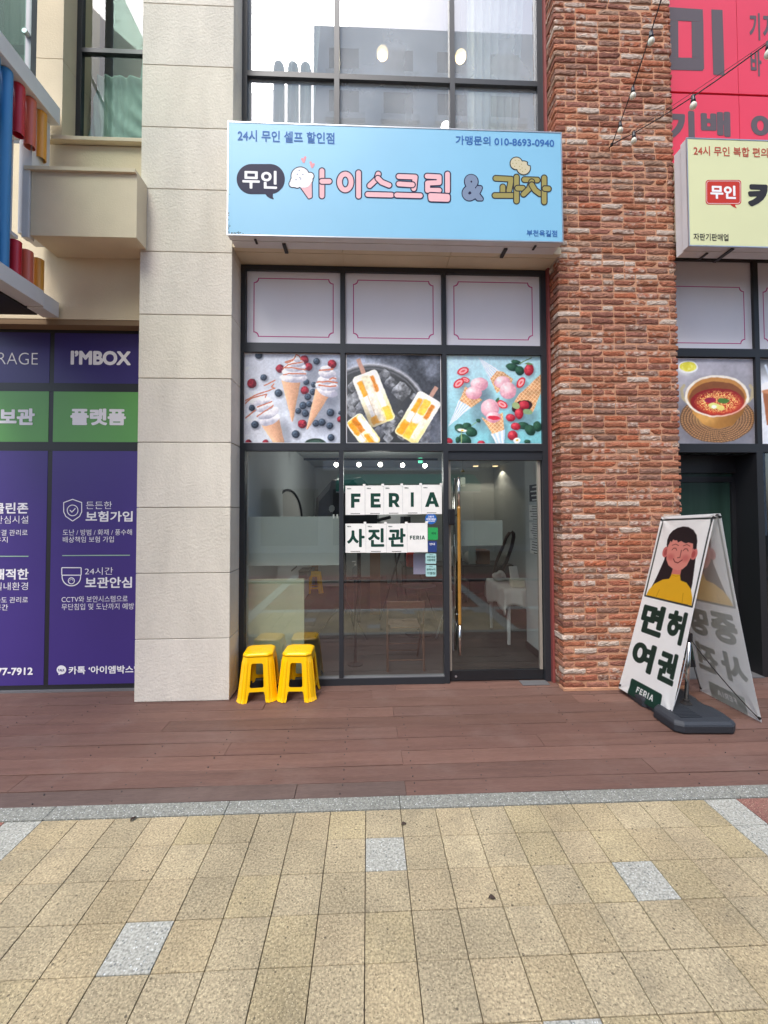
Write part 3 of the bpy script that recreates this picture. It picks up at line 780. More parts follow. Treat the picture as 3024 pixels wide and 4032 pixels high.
    st = MB(); st.box(.8295, .857, DY-.017, DY+.02, .1085, 2.226); st.box(1.757, 1.785, DY-.017, DY+.02, .1085, 2.226); st.build('door_stile', MT['beige_alu'], dr)
    MB().box(.857, 1.757, DY-.004, DY+.006, .1085, 2.226).build('door_glass', MT['glass_door'], dr)
    h = MB(); HX, HY = .925, 1.665
    h.tube([(HX, HY, .285), (HX, HY, .5835)], .0145, 14); MB().tube([(HX, HY, 1.7545), (HX, HY, 2.052)], .0145, 14).build('pull_handle', MT['steel'], dr, smooth=True)
    h.build('pull_handle', MT['steel'], dr, smooth=True)
    for z in (1.67, .66):
        h = MB(); h.tube([(HX, HY, z), (HX, DY-.003, z)], .009, 8); h.tube([(HX+.01, DY-.012, z), (HX+.01, DY-.004, z)], .022, 14)
        h.build('handle_mount', MT['steel'], dr, smooth=True)
    g = MB(); g.tube([(HX, HY, .584), (HX, HY, .6), (HX, HY, 1.735), (HX, HY, 1.754)], [.0178, .0168, .0168, .018], 14); g.build('handle_wrap', MT['gold'], dr, smooth=True)
    h = MB(); h.tube([(HX-.01, 1.84, .285), (HX-.01, 1.84, 2.05)], .016, 12)
    for z in (1.67, .66): h.tube([(HX-.01, 1.84, z), (HX-.01, DY+.007, z)], .009, 8)
    h.build('inner_handle', MT['steel'], dr, smooth=True)
    k = MB(); k.box(.823, .885, 1.655, DY-.021, 1.572, 1.735, ch=.008); k.box(.83, .878, 1.652, 1.656, 1.59, 1.62); k.build('door_lock', MT['black'], dr)
    sc_ = MB(); sc_.tube([(.895, DY-.026, .055), (.895, DY-.019, .055)], .011, 12); sc_.build('door_bolt', MT['silver'], dr)
    fp = MB(); fp.box(1.53, 1.80, 1.6, 1.71, .0035, .0075); fp.build('floor_spring', MT['sill'], dr)
    # ---- upper glazing of the main bay
    uf = MB(); uy0, uy1 = GY-.04, GY+.05; U0, U1 = -1.2465, 1.8495; ua, ub = at(728, 100, 1, GY, (0, 0, 1/1.8228))[0], at(975, 100, 1, GY, (0, 0, 1/1.8228))[0]
    uf.box(U0, U0+.05, uy0, uy1, 5.16, 9); uf.box(U1-.06, U1, uy0, uy1, 5.16, 9)
    for x in (ua, ub): uf.box(x-.026, x+.026, uy0, uy1, 5.16, 9)
    for a, b in ((U0+.05, ua-.026), (ua+.026, ub-.026), (ub+.026, U1-.06)): uf.box(a, b, uy0+.006, uy1, 6.135, 6.19); uf.box(a, b, uy0+.006, uy1, 5.16, 5.2); uf.box(a, b, uy0+.006, uy1, 7.5, 7.56)
    o = uf.build('upper_glazing', MT['frame'], B); tag(o, 'three bay upper glazing reflecting the sky')
    g = MB()
    for a, b in ((U0+.05, ua-.026), (ua+.026, ub-.026), (ub+.026, U1-.06)):
        for c, e in ((5.2, 6.135), (6.19, 7.5), (7.56, 9)): g.box(a, b, GY+.003, GY+.011, c, e)
    g.build('pane', MT['glass_up'], o)
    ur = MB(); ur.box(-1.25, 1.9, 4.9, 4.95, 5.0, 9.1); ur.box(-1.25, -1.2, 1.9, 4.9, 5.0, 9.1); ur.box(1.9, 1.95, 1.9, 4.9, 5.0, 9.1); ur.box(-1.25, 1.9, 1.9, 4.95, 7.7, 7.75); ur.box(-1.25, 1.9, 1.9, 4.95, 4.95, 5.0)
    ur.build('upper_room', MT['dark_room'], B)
    # ---- right bay
    rf = MB(); rx0 = BX1+.002; ry0, ry1 = GY-.035, GY+.045; rm = 4.093
    rf.box(rx0, 6.9, ry0, ry1, 4.33, 4.372); rf.box(rx0, 6.9, ry0, ry1, 3.31, 3.395); rf.box(rx0, 6.9, ry0, ry1, 2.31, 2.40)
    for a, b in ((2.40, 3.31), (3.395, 4.33)):
        rf.box(rm-.026, rm+.026, ry0, ry1, a, b); rf.box(5.1, 5.15, ry0, ry1, a, b)
    rf.box(4.05, rm+.026, ry0, 2.05, .003, 2.31)
    rf.box(rx0, 4.05, 1.93, 2.0, 2.12, 2.31); rf.box(rx0, 4.05, 1.95, 2.0, 2.02, 2.08); rf.box(4.005, 4.05, 1.94, 2.0, .015, 2.02); rf.box(rx0, 4.05, 1.95, 2.0, .015, .09)
    rf.box(rm+.026, 6.9, ry0, ry1, .003, .07); rf.box(5.1, 5.15, ry0, ry1, .07, 2.31)
    o = rf.build('right_shopfront_frame', MT['frame2'], B); tag(o, 'black right shopfront frame around a recessed dark doorway')
    MB().box(rx0, 4.05, 1.97, 1.99, 2.0805, 2.1195).box(rx0, 4.005, 1.965, 1.972, .0905, 2.0195).build('recessed_door', mat('dark_green_door', S(42, 64, 56), .22, var=.25, vscale=2.5, stretch=(4, 1, .2)), o)
    MB().box(rm+.026, 6.9, GY, GY+.008, .07, 2.31).build('pane', MT['glass_dark'], o)
    MB().box(rm+.03, 6.9, 2.4, 2.45, 0, 2.3).box(rx0, 6.9, GY+.02, GY+.03, 2.4, 4.33).build('blind_panel', MT['dark_room'], o)
    MB().box(rx0, 4.05, 1.66, 1.95, .0045, .014).build('threshold', MT['sill'], o)
    sf = MB(); sf.box(rx0, 6.9, SY+.02, 1.76, 4.374, 4.43); sf.build('right_soffit', MT['tan2'], B)
    # red cladding panels with large lettering
    rp = MB(); RY = 1.6; zj = at(1440, 672, 1, RY, (2100, 0, 1.7955))[2]; zj = .5*(zj+at(990, 650, 1, RY, (2100, 0, 1.7955))[2]); xj = at(1442, 300, 1, RY, (2100, 0, 1.7955))[0]
    for a, b in ((rx0, xj-.003), (xj+.003, 7.2)):
        rp.box(a, b, RY, RY+.04, zj+.012, 8.9); rp.box(a, b, RY, RY+.04, 5.16, zj-.012)
    o = rp.build('red_cladding', MT['red_panel'], B); tag(o, 'bright pinkish red cladding panels with large grey Korean letters')
    MB().box(rx0, 7.2, RY+.02, RY+.06, 5.15, 8.9).build('cladding_joint', MT['charcoal'], o)
    lt = MB(); K = (2100, 0, 1.7955)
    def P4(pts, mi=0): lt.add([at(x, y, 1, RY-.002, K) for x, y in pts], [tuple(range(len(pts)))], mi)
    P4([(935, 48), (1198, 66), (1202, 155), (935, 140)]); P4([(935, 405), (1206, 410), (1208, 485), (1195, 500), (935, 492)]); P4([(935, 140), (1024, 146), (1026, 406), (935, 405)]); P4([(1118, 152), (1202, 155), (1206, 410), (1122, 407)])
    P4([(1258, 66), (1338, 70), (1352, 533), (1272, 528)])
    ink = mat('slate_letters', S(96, 88, 92), .5, spec=.2); lt.build('lettering', ink, o)
    fr = facade(RY); lt = MB()
    text(lt, '기', fr, pbox(K, 1527, 92, 1602, 285, RY), .03); text(lt, '지', fr, pbox(K, 1622, 96, 1720, 290, RY), .03); lt.build('lettering', ink, o); lt = MB(); text(lt, '바', fr, pbox(K, 1535, 362, 1612, 540, RY), .03); lt.build('lettering', ink, o); lt = MB()
    text(lt, '기', fr, pbox(K, 935, 782, 1140, 1034, RY), .05); text(lt, '배', fr, pbox(K, 1183, 788, 1392, 966, RY), .05); text(lt, '이', fr, pbox(K, 1538, 806, 1730, 1000, RY), .05)
    lt.build('lettering', ink, o)
    return B

# ================================================================== SIGN BOXES
def sign_body(t, x0, x1, z0, z1, yf, yb):
    b = MB(); ym = yf+.075
    b.box(x0+.004, x1-.004, yf+.004, ym, z0+.004, z1-.004, ch=.003); b.box(x0+.018, x1-.018, ym, yb, z0, z1-.02)
    b.build('sign_case', MT['white_alu'], t)
    r = MB(); e = .010
    r.box(x0, x1, yf-.006, yf+.004, z0, z0+e); r.box(x0, x1, yf-.006, yf+.004, z1-e, z1); r.box(x0, x0+e, yf-.006, yf+.004, z0+e, z1-e); r.box(x1-e, x1, yf-.006, yf+.004, z0+e, z1-e)
    r.build('sign_rim', MT['silver'], t)

def blue_sign():
    yf = 1.245; x0, x1, z0, z1 = -1.236, 1.823, 4.182, 5.226; K = (860, 0, 1659/1400)
    t = thing('sign_box', 'long sky blue sign box with pink Korean lettering, an ice cream cone and a cookie', 'shop sign', ((x0+x1)/2, 1.42, z0))
    sign_body(t, x0, x1, z0, z1, yf, SY-.002)
    p = MB().box(x0+.0105, x1-.0105, yf-.003, yf+.0035, z0+.0105, z1-.0105); p.build('sign_face', MT['blue'], t)
    F = yf-.003; fr = facade(F)
    for s, b_, w_ in (('24시 무인 셀프 할인점', (90, 612, 541, 666), .02), ('가맹문의 010-8693-0940', (1107, 640, 1566, 682), .02), ('부천옥길점', (1438, 1074, 1580, 1104), .018)):
        l = MB(); text(l, s, fr, pbox(K, *b_, F), w_); l.build('lettering', MT['ink_blue'], t)
    mats = [MT[k] for k in ('navy', 'white_ink', 'pink', 'olive', 'greyblue', 'cookie', 'charcoal', 'coral')]
    b = MB()
    shape(b, lambda X, Y: np.minimum(rrect_sd(X, Y, 85, 765, 310, 906, 70), poly_sd(X, Y, [(216, 900), (226, 916), (242, 926), (260, 931), (254, 918), (255, 898)])), K, 85, 765, 312, 932, F, 0, .001)
    text(b, '무인', fr, pbox(K, 112, 796, 274, 882, F), .028, 1, .002)
    b.build('speech_bubble', mats, t)
    c = MB(); blobs = [(382, 822, 41), (362, 848, 26), (402, 846, 30), (428, 822, 16), (346, 858, 15), (368, 862, 14), (390, 862, 14), (410, 850, 14), (425, 840, 14)]
    scoop = lambda X, Y: np.minimum.reduce([np.hypot(X-a, Y-q)-r for a, q, r in blobs])
    cone = lambda X, Y: poly_sd(X, Y, [(384, 866), (430, 840), (431, 918), (423, 921)])-5
    un_ = lambda X, Y: np.minimum(scoop(X, Y), cone(X, Y))
    shape(c, lambda X, Y: un_(X, Y)-4.5, K, 325, 770, 450, 932, F, 0, .001, 120); shape(c, cone, K, 325, 770, 450, 932, F, 2, .0018, 120); shape(c, scoop, K, 325, 770, 450, 932, F, 1, .0026, 120)
    for a, q in ((377, 795), (368, 813), (394, 814), (380, 828), (362, 838), (384, 835)): shape(c, lambda X, Y: np.hypot(X-a, Y-q)-3, K, a-3, q-3, a+3, q+3, F, 4, .0034, 12)
    for hx, hy, rot in ((398, 748, -.5), (437, 772, .55)):
        for sgn in (-1, 1):
            ex, ey = hx+sgn*8*math.cos(rot), hy-3+sgn*8*math.sin(rot)
            shape(c, lambda X, Y: path_dist(X, Y, [(hx, hy+7), (ex, ey-7)])-(5.5 if sgn < 0 else 5.5), K, hx-20, hy-20, hx+20, hy+20, F, 7, .001+.0005*(sgn > 0), 40)
    c.build('ice_cream_emblem', mats, t)
    q = MB(); E = lambda cx, cy, rx, ry: [(cx+rx*math.cos(a), cy+ry*math.sin(a)) for a in np.linspace(0, 2*math.pi, 29)]
    pk = [[(483, 797), (483, 914)], [(483, 846), (517, 846)], E(592, 849, 27, 37), [(654, 806), (654, 915)],
          [(746, 812), (738, 836), (706, 866)], [(744, 832), (762, 850), (796, 864)], [(697, 907), (808, 910)],
          [(842, 823), (918, 826), (912, 880)], [(842, 858), (905, 862)], [(832, 910), (942, 913)],
          [(974, 822), (1030, 825), (1030, 852), (976, 854), (976, 888), (1030, 888)], [(1069, 812), (1069, 892)], [(990, 912), (1069, 916), (1069, 930), (992, 928), (990, 912)]]
    strokes(q, pk, 11.2, 16.6, K, F, 2, 0, .0006); q.build('pink_lettering', mats, t)
    q = MB(); text(q, '&', fr, pbox(K, 1134, 812, 1238, 941, F), .085, 0, .001); text(q, '&', fr, pbox(K, 1138, 816, 1234, 937, F), .045, 4, .0016); q.build('ampersand', mats, t)
    q = MB(); ol = [[(1294, 832), (1366, 836), (1356, 890)], [(1327, 872), (1327, 910)], [(1290, 912), (1378, 912)], [(1391, 826), (1391, 938)], [(1396, 878), (1420, 878)],
                    [(1428, 838), (1488, 840)], [(1462, 848), (1450, 880), (1424, 906)], [(1462, 862), (1478, 888), (1500, 904)], [(1520, 830), (1520, 942)], [(1524, 880), (1540, 881)]]
    strokes(q, ol, 11, 16.2, K, F, 3, 6, .0006); q.build('olive_lettering', mats, t)
    q = MB(); bite = lambda X, Y: np.maximum(np.minimum(np.hypot(X-1390, Y-762)-27, np.hypot(X-1424, Y-783)-30), 13-np.hypot(X-1452, Y-762))
    shape(q, lambda X, Y: bite(X, Y)-4.5, K, 1358, 730, 1460, 818, F, 6, .0024, 80); shape(q, bite, K, 1358, 730, 1460, 818, F, 5, .0027, 80)
    for a, z in ((1385, 748), (1402, 749), (1374, 762), (1390, 762), (1382, 776), (1405, 776), (1414, 766), (1417, 784), (1408, 792), (1432, 790), (1419, 800)): shape(q, lambda X, Y: np.hypot(X-a, Y-z)-2.2, K, a-3, z-3, a+3, z+3, F, 3, .003, 10)
    q.build('cookie_emblem', mats, t)
    br = MB(); O = (860, 420, 2.765); O2 = (1700, 420, 2.765)
    for cr, px, ln in ((O, 728, 1), (O2, 782, 1)):
        x = at(px, 1530, 1, 1.40, cr)[0]; MB().box(x-.016, x+.016, 1.335, 1.47, z0-.014, z0-.001).build('sign_bracket', MT['dark_metal'], t)
    for cr, px in ((O, 408), (O2, 1118)):
        x = at(px, 1465, 1, 1.31, cr)[0]; MB().box(x-.01, x+.01, 1.285, 1.35, z0-.008, z0-.001).build('sign_bracket', MT['dark_metal'], t)
    sp = MB()
    for k in range(46):                                        # flaked, dirty corner at the lower left of the face
        if k % 2: x, z = x0+.012+abs(rng.normal(0, .006)), z0+.012+abs(rng.normal(0, .12))
        else: x, z = x0+.012+abs(rng.normal(0, .10)), z0+.012+abs(rng.normal(0, .007))
        r = rng.uniform(.002, .006); sp.add([(x+r*rng.uniform(.5, 1.2)*math.cos(a), F-.0006-.00002*k, z+r*rng.uniform(.5, 1.2)*math.sin(a)) for a in np.linspace(0, 5.6, 7)], [tuple(range(7))])
    sp.build('dirt_speck', MT['charcoal'], t)

def yellow_sign():
    yf = 1.245; x0, x1, z0, z1 = 3.014, 6.0, 4.178, 5.216; K = (2100, 0, 1.7955)
    t = thing('sign_box', 'pale lime sign box with a red speech bubble, cut off at the right edge', 'shop sign', ((x0+x1)/2, 1.42, z0))
    sign_body(t, x0, x1, z0, z1, yf, SY-.002)
    MB().box(x0+.0105, x1-.0105, yf-.003, yf+.0035, z0+.0105, z1-.0105).build('sign_face', MT['yellowgreen'], t)
    F = yf-.003; fr = facade(F); l = MB()
    text(l, '24시 무인 복합 편의점', fr, pbox(K, 1132, 1040, 1716, 1108, F), .016); l.build('red_lettering', MT['brick_red_ink'], t)
    l = MB(); text(l, '자판기판매업', fr, pbox(K, 1132, 1652, 1378, 1702, F), .016); l.build('black_lettering', MT['charcoal'], t); l = MB()
    text(l, '카페', fr, pbox(K, 1516, 1290, 1960, 1494, F), .06); l.build('black_lettering', MT['charcoal'], t)
    mats = [MT['red_ink'], MT['white_ink']]; b = MB()
    shape(b, lambda X, Y: np.minimum(rrect_sd(X, Y, 1218, 1272, 1470, 1446, 22), poly_sd(X, Y, [(1385, 1440), (1412, 1462), (1440, 1474), (1428, 1455), (1430, 1440)])), K, 1218, 1272, 1470, 1474, F, 0, .001)
    shape(b, lambda X, Y: np.abs(rrect_sd(X, Y, 1226, 1280, 1462, 1438, 18))-1.3, K, 1218, 1272, 1470, 1446, F, 1, .0018, 130)
    text(b, '무인', fr, pbox(K, 1250, 1312, 1430, 1408, F), .04, 1, .0024); b.build('speech_bubble', mats, t)
    br = MB()
    for px, y, ln, wd in ((1212, 1788, .06, .01), (1345, 1810, .13, .016)):
        x = at(px, y, 1, 1.36, K)[0]; MB().box(x-wd, x+wd, 1.39-ln, 1.39+ln*.6, z0-.012, z0-.001).build('sign_bracket', MT['dark_metal'], t)

# ================================================================== WINDOW FILMS AND POSTERS
def bordered_film(px, K, label, xr=None):
    """grey film with a thin magenta border whose corners are scooped out"""
    (a, b, c, d), (ba, bb, bc, bd) = px; Y = GY-.003
    u0, v0, u1, v1 = pbox(K, a, b, c, d, Y)
    t = thing('window_film', label, 'window film', ((u0+u1)/2, GY, v0), 'bordered grey window films')
    MB().box(u0, u1, Y, GY+.0195, v0, v1).build('film', MT['grey_film'], t)
    U0, V0, U1, V1 = pbox(K, ba, bb, bc, bd, Y); r = .045; w_ = .0045; n = 10; o = []; i_ = []
    def path(g):
        p = []; A, Bq, Cq, D = U0+g, V0+g, U1-g, V1-g
        for cx, cy, a0 in ((A, Bq, 90), (Cq, Bq, 180), (Cq, D, 270), (A, D, 0)):
            for k in range(n+1):
                th = R(a0-90*k/n) if True else 0; p.append((cx+r*math.cos(th), cy+r*math.sin(th)))
        return p
    m = MB(); P, Q = path(-w_), path(w_); N = len(P)
    m.add([(x, Y-.001, z) for x, z in P]+[(x, Y-.001, z) for x, z in Q], [(k, (k+1) % N, N+(k+1) % N, N+k) for k in range(N)])
    m.build('border_line', MT['magenta_ink'], t)

def films():
    K = (900, 1000, 1659/1340)
    bordered_film(((90, 73, 545, 446), (124, 122, 510, 404)), K, 'grey film with thin magenta border, leftmost above the ice cream posters')
    bordered_film(((569, 82, 1036, 453), (609, 131, 997, 411)), K, 'grey film with thin magenta border, above the ice lolly poster')
    bordered_film(((1059, 92, 1523, 459), (1099, 139, 1480, 417)), K, 'grey film with thin magenta border, above the strawberry cone poster')
    K2 = (2100, 950, 1.7955)
    bordered_film(((1002, 130, 1544, 775), (902, 322, 1490, 720)), K2, 'grey film with magenta border half hidden behind the brick pillar')
    bordered_film(((1578, 140, 2150, 780), (1628, 335, 2090, 722)), K2, 'grey film with magenta border at the right edge of the photo')

def poster(label, K, px, paint, bg, grp='printed food posters over the doors', border=.012, step=.0042, wob=13):
    Y = GY-.003; u0, v0, u1, v1 = pbox(K, *px, Y)
    t = thing('poster', label, 'poster', ((u0+u1)/2, GY, v0), grp)
    MB().box(u0, u1, Y, GY+.0195, v0, v1).build('poster_backing', MT['white_ink'], t)
    Xw, Zw, cv = crop_canvas(u0+border, u1-border*.6, v0+border*.4, v1-border*.6, Y, K, bg, step)
    cv.X = cv.rX+wob*(vnoise(cv.rX, cv.rY, 70, 41, 3)-.5)+wob*.5*(vnoise(cv.rX, cv.rY, 22, 43, 2)-.5); cv.Y = cv.rY+wob*(vnoise(cv.rX, cv.rY, 70, 47, 3)-.5)+wob*.5*(vnoise(cv.rX, cv.rY, 22, 49, 2)-.5)
    paint(cv); cv.I = cv.I*1.13*(.93+.14*vnoise(cv.rX, cv.rY, 26, 61, 3))[..., None]; mb = MB(); print_grid(Xw, Zw, cv.I, facade(Y), .001, mb); mb.build('printed_picture', MT['print'], t, color=True)

def paint_cones(c):
    X, Y = c.X, c.Y; g = np.clip((X+(1500-Y)*.4)/2200, 0, 1)[..., None]
    c.I = np.array((214, 216, 222))*(1-g)+np.array((176, 184, 200))*g; c.I *= (.86+.28*vnoise(X, Y, 260, 3, 5))[..., None]
    for x, y, rx, ry in ((900, 800, 190, 420), (1300, 1000, 260, 330), (620, 1350, 130, 260), (1450, 600, 200, 260), (1080, 300, 150, 260)): c.drop(x+45, y+20, rx, ry, .38)
    berry = lambda x, y, r: (c.drop(x+r*.25, y+r*.3, r*1.15, r*1.1, .55), c.ball(x, y, r, (26, 32, 44), (104, 122, 142), tex=.3), c.ell(x-r*.1, y-r*.05, r*.28, r*.25, (52, 62, 78)))
    rasp = lambda x, y, r: (c.drop(x+r*.2, y+r*.25, r*1.1, r*1.05, .45), c.ball(x, y, r, (84, 20, 34), (190, 62, 78), tex=1.1, seed=int(x)))
    for q in ((250, 40, 60), (335, 408, 55), (582, 670, 66), (1218, 140, 56), (1045, 490, 48), (1170, 530, 46), (1155, 650, 52), (1075, 735, 54), (992, 880, 63), (1098, 855, 52), (910, 970, 50), (1030, 1010, 62), (1450, 1000, 66), (1205, 1180, 56), (1310, 1160, 63), (1440, 1220, 56), (870, 1360, 66), (1460, 1418, 60), (188, 1200, 63), (1610, 1000, 32)): berry(*q)
    for q in ((135, 510, 80), (605, 262, 70), (1015, 110, 72), (1085, 230, 66), (1478, 185, 74), (1020, 625, 68), (980, 1190, 76), (80, 1510, 60), (365, 1505, 55), (1610, 1110, 50)): rasp(*q)
    c.ell(1200, 1540, 190, 110, (44, 62, 54)); c.ell(1200, 1548, 160, 85, (70, 92, 84))
    def cone(pts, ax):
        sd = poly_sd(X, Y, pts); (x0, y0), (x1, y1) = ax; dx, dy = x1-x0, y1-y0; L = math.hypot(dx, dy); s = ((X-x0)*dx+(Y-y0)*dy)/L; q = ((X-x0)*-dy+(Y-y0)*dx)/L
        wd = np.maximum((1-s/L), .06)*150; u = q/wd
        a = 206+20*np.sin((s+q)*.16)*np.sin((s-q)*.16)*1.3-34*np.clip(-u, -1, 1)
        col = np.stack([a+6, a*.79, a*.64], -1); c.put(c.m(sd), col)
    def cream(blobs):
        for x, y, rx, ry, r in blobs: t = np.clip(.62-.30*(X-x)/rx-.62*(Y-y)/ry+.9*(vnoise(X, Y, 60, int(x+y), 3)-.5), 0, 1)[..., None]; c.put(c.m(ell_sd(X, Y, x, y+6, rx, ry, r)), np.array((160, 160, 176))*(1-t)+np.array((254, 250, 248))*t)
    br = (188, 112, 84)
    cone([(632, 460), (950, 470), (824, 1148), (800, 1150)], ((795, 470), (812, 1150)))
    cream([(832, 410, 228, 80, .02), (845, 320, 215, 75, .08), (855, 235, 190, 75, -.05), (870, 160, 140, 70, .1), (890, 90, 70, 60, .2)])
    for p in ([(660, 365), (760, 345), (1040, 350)], [(690, 250), (800, 242), (1040, 285)], [(660, 260), (740, 195), (980, 150)], [(690, 150), (840, 105), (880, 30), (930, 50), (960, 110)], [(690, 150), (720, 165), (820, 130)]): c.line(p, 10, br)
    cone([(1205, 600), (1450, 690), (1070, 1285), (1046, 1275)], ((1330, 650), (1055, 1285)))
    cream([(1400, 640, 175, 85, .35), (1390, 545, 195, 80, .12), (1395, 440, 165, 80, -.1), (1400, 340, 150, 80, .1), (1375, 260, 90, 55, .1)])
    for p in ([(1225, 490), (1420, 475), (1560, 500)], [(1255, 540), (1440, 560), (1540, 550)], [(1270, 290), (1400, 280), (1490, 265)], [(1440, 440), (1490, 415), (1540, 430)]): c.line(p, 12, br)
    cone([(300, 1215), (590, 1095), (680, 1500), (490, 1500)], ((440, 1160), (640, 1620)))
    cream([(430, 1110, 180, 90, -.36), (400, 1000, 195, 95, -.3), (350, 890, 160, 85, -.3), (270, 800, 180, 70, -.15)]); berry(135, 920, 53)
    for p in ([(20, 850), (120, 760), (380, 690), (360, 740)], [(20, 800), (180, 715), (520, 590), (460, 570), (500, 520)], [(350, 545), (440, 500), (520, 460)], [(230, 900), (470, 815)], [(220, 1060), (400, 950), (490, 880)], [(30, 1085), (190, 960)]): c.line(p, 10, br)

def paint_lollies(c):
    X, Y = c.X, c.Y; n1 = vnoise(X, Y, 300, 5, 6); g = np.clip((Y-X*.35+300)/1300, 0, 1)
    a = 70+110*np.clip(n1*1.5-.55+.5*(1-np.clip((X+Y*.4)/1100, 0, 1)), 0, 1); c.I = np.stack([a*.95, a*1.0, a*1.1], -1)
    fine = vnoise(X, Y, 40, 9, 3)
    c.I *= (.8+.4*fine)[..., None]
    sd = np.abs(np.hypot((X-480)/1.0, (Y-1150)/1.0)-960); inside = np.hypot(X-480, Y-1150) < 960
    c.I = np.where(inside[..., None], np.array((64, 66, 68))*(.7+.6*n1)[..., None], c.I)
    c.put(np.clip(1-sd/46, 0, 1)*.85, (196, 198, 206)); c.put(np.clip(1-np.abs(sd-70)/26, 0, 1)*.6*inside, (128, 130, 136))
    for x, y, r in ((180, 560, 110), (130, 800, 130), (250, 720, 110), (260, 1020, 100), (700, 370, 110), (800, 500, 110), (980, 640, 170), (420, 1120, 120), (600, 1330, 110), (760, 1250, 130), (860, 1120, 90), (1000, 1380, 90), (1370, 1430, 110), (1420, 1240, 90), (700, 800, 80), (150, 980, 100), (760, 1420, 90), (300, 900, 90), (1190, 740, 70), (980, 1010, 60)):
        sdb = np.maximum(np.maximum(np.abs((X-x)*.9+(Y-y)*.4), np.abs(-(X-x)*.4+(Y-y)*.9)), .76*(np.abs(X-x)+np.abs(Y-y)))-r*.85; t = vnoise(X, Y, 60, int(x), 4)
        v = 84+130*np.clip(t*1.6-.45+.35*(-(X-x)-(Y-y))/r*.5, 0, 1); c.put(c.m(sdb, 14)*.92, np.stack([v*.97, v*.99, v*1.02], -1))
    wn, wn2, wn3 = vnoise(X, Y, 90, 71, 3), vnoise(X, Y, 50, 73, 3), vnoise(X, Y, 30, 75, 2)
    def lolly(p0, p1, hw, blocks, stick):
        dx, dy = p1[0]-p0[0], p1[1]-p0[1]; L = math.hypot(dx, dy); s = ((X-p0[0])*dx+(Y-p0[1])*dy)/L; q = ((X-p0[0])*-dy+(Y-p0[1])*dx)/L
        if stick:
            c.put(c.m(np.maximum(np.abs(q)-36, np.maximum(-s-stick, s-40))), (186, 146, 130))
        sdr = rrect_sd(s, q, 0, -hw, L, hw, 70); c.drop(p0[0]+dx*.5+60, p0[1]+dy*.5+50, 300, 420, .45)
        c.put(c.m(sdr), (240, 236, 222)); cream_ = np.array((240, 206, 120))
        c.put(np.clip((s/L-.35)*2.2, 0, 1)*c.m(sdr)*np.clip(.5+vnoise(X, Y, 120, 11, 3)-.35, 0, 1), cream_)
        for a, b, u, v, col in blocks: c.put(c.m(np.maximum(rrect_sd(s+50*(wn-.5), q+26*(wn2-.5), a*L, u*hw, b*L, v*hw, 26), sdr+18), 22)*(.72+.28*wn3), np.array(col)*(.86+.28*wn2)[..., None])
        for u in (-.33, .33):
            c.put(np.clip(1-np.abs(q-u*hw)/13, 0, 1)*c.m(rrect_sd(s, q, .1*L, -hw, .93*L, hw, 20))*.55, (188, 150, 96) if u > 0 else (255, 248, 232))
    og = (236, 152, 30); og2 = (206, 116, 30); w_ = (238, 236, 238); yl = (246, 190, 60)
    lolly((350, 340), (680, 1180), 222, ((.12, .42, .30, .72, og), (.42, .82, -.04, .7, w_), (.82, .97, .1, .8, og), (.1, .40, -.62, -.30, og2), (.42, .8, -.75, -.34, w_), (.72, .97, -.85, -.3, yl), (.05, .3, -.28, .28, (232, 222, 190)), (.3, .95, -.28, .28, (234, 226, 206))), 260)
    lolly((1470, 730), (1040, 1440), 220, ((.14, .46, .34, .74, og), (.46, .72, .3, .74, w_), (.66, .96, .3, .86, og), (.12, .45, -.7, -.3, og2), (.45, .9, -.74, -.3, (236, 230, 210)), (.1, .42, -.28, .28, yl), (.6, .97, -.28, .28, yl), (.42, .62, -.28, .28, w_)), 190)
    lolly((160, 1080), (520, 1560), 160, ((.0, .3, -.9, .8, yl), (.05, .5, -.3, .28, og2), (.06, .95, -.85, -.35, w_), (.1, .5, .3, .8, og), (.5, .75, .2, .8, w_), (.6, 1, -.4, .2, og)), 0)

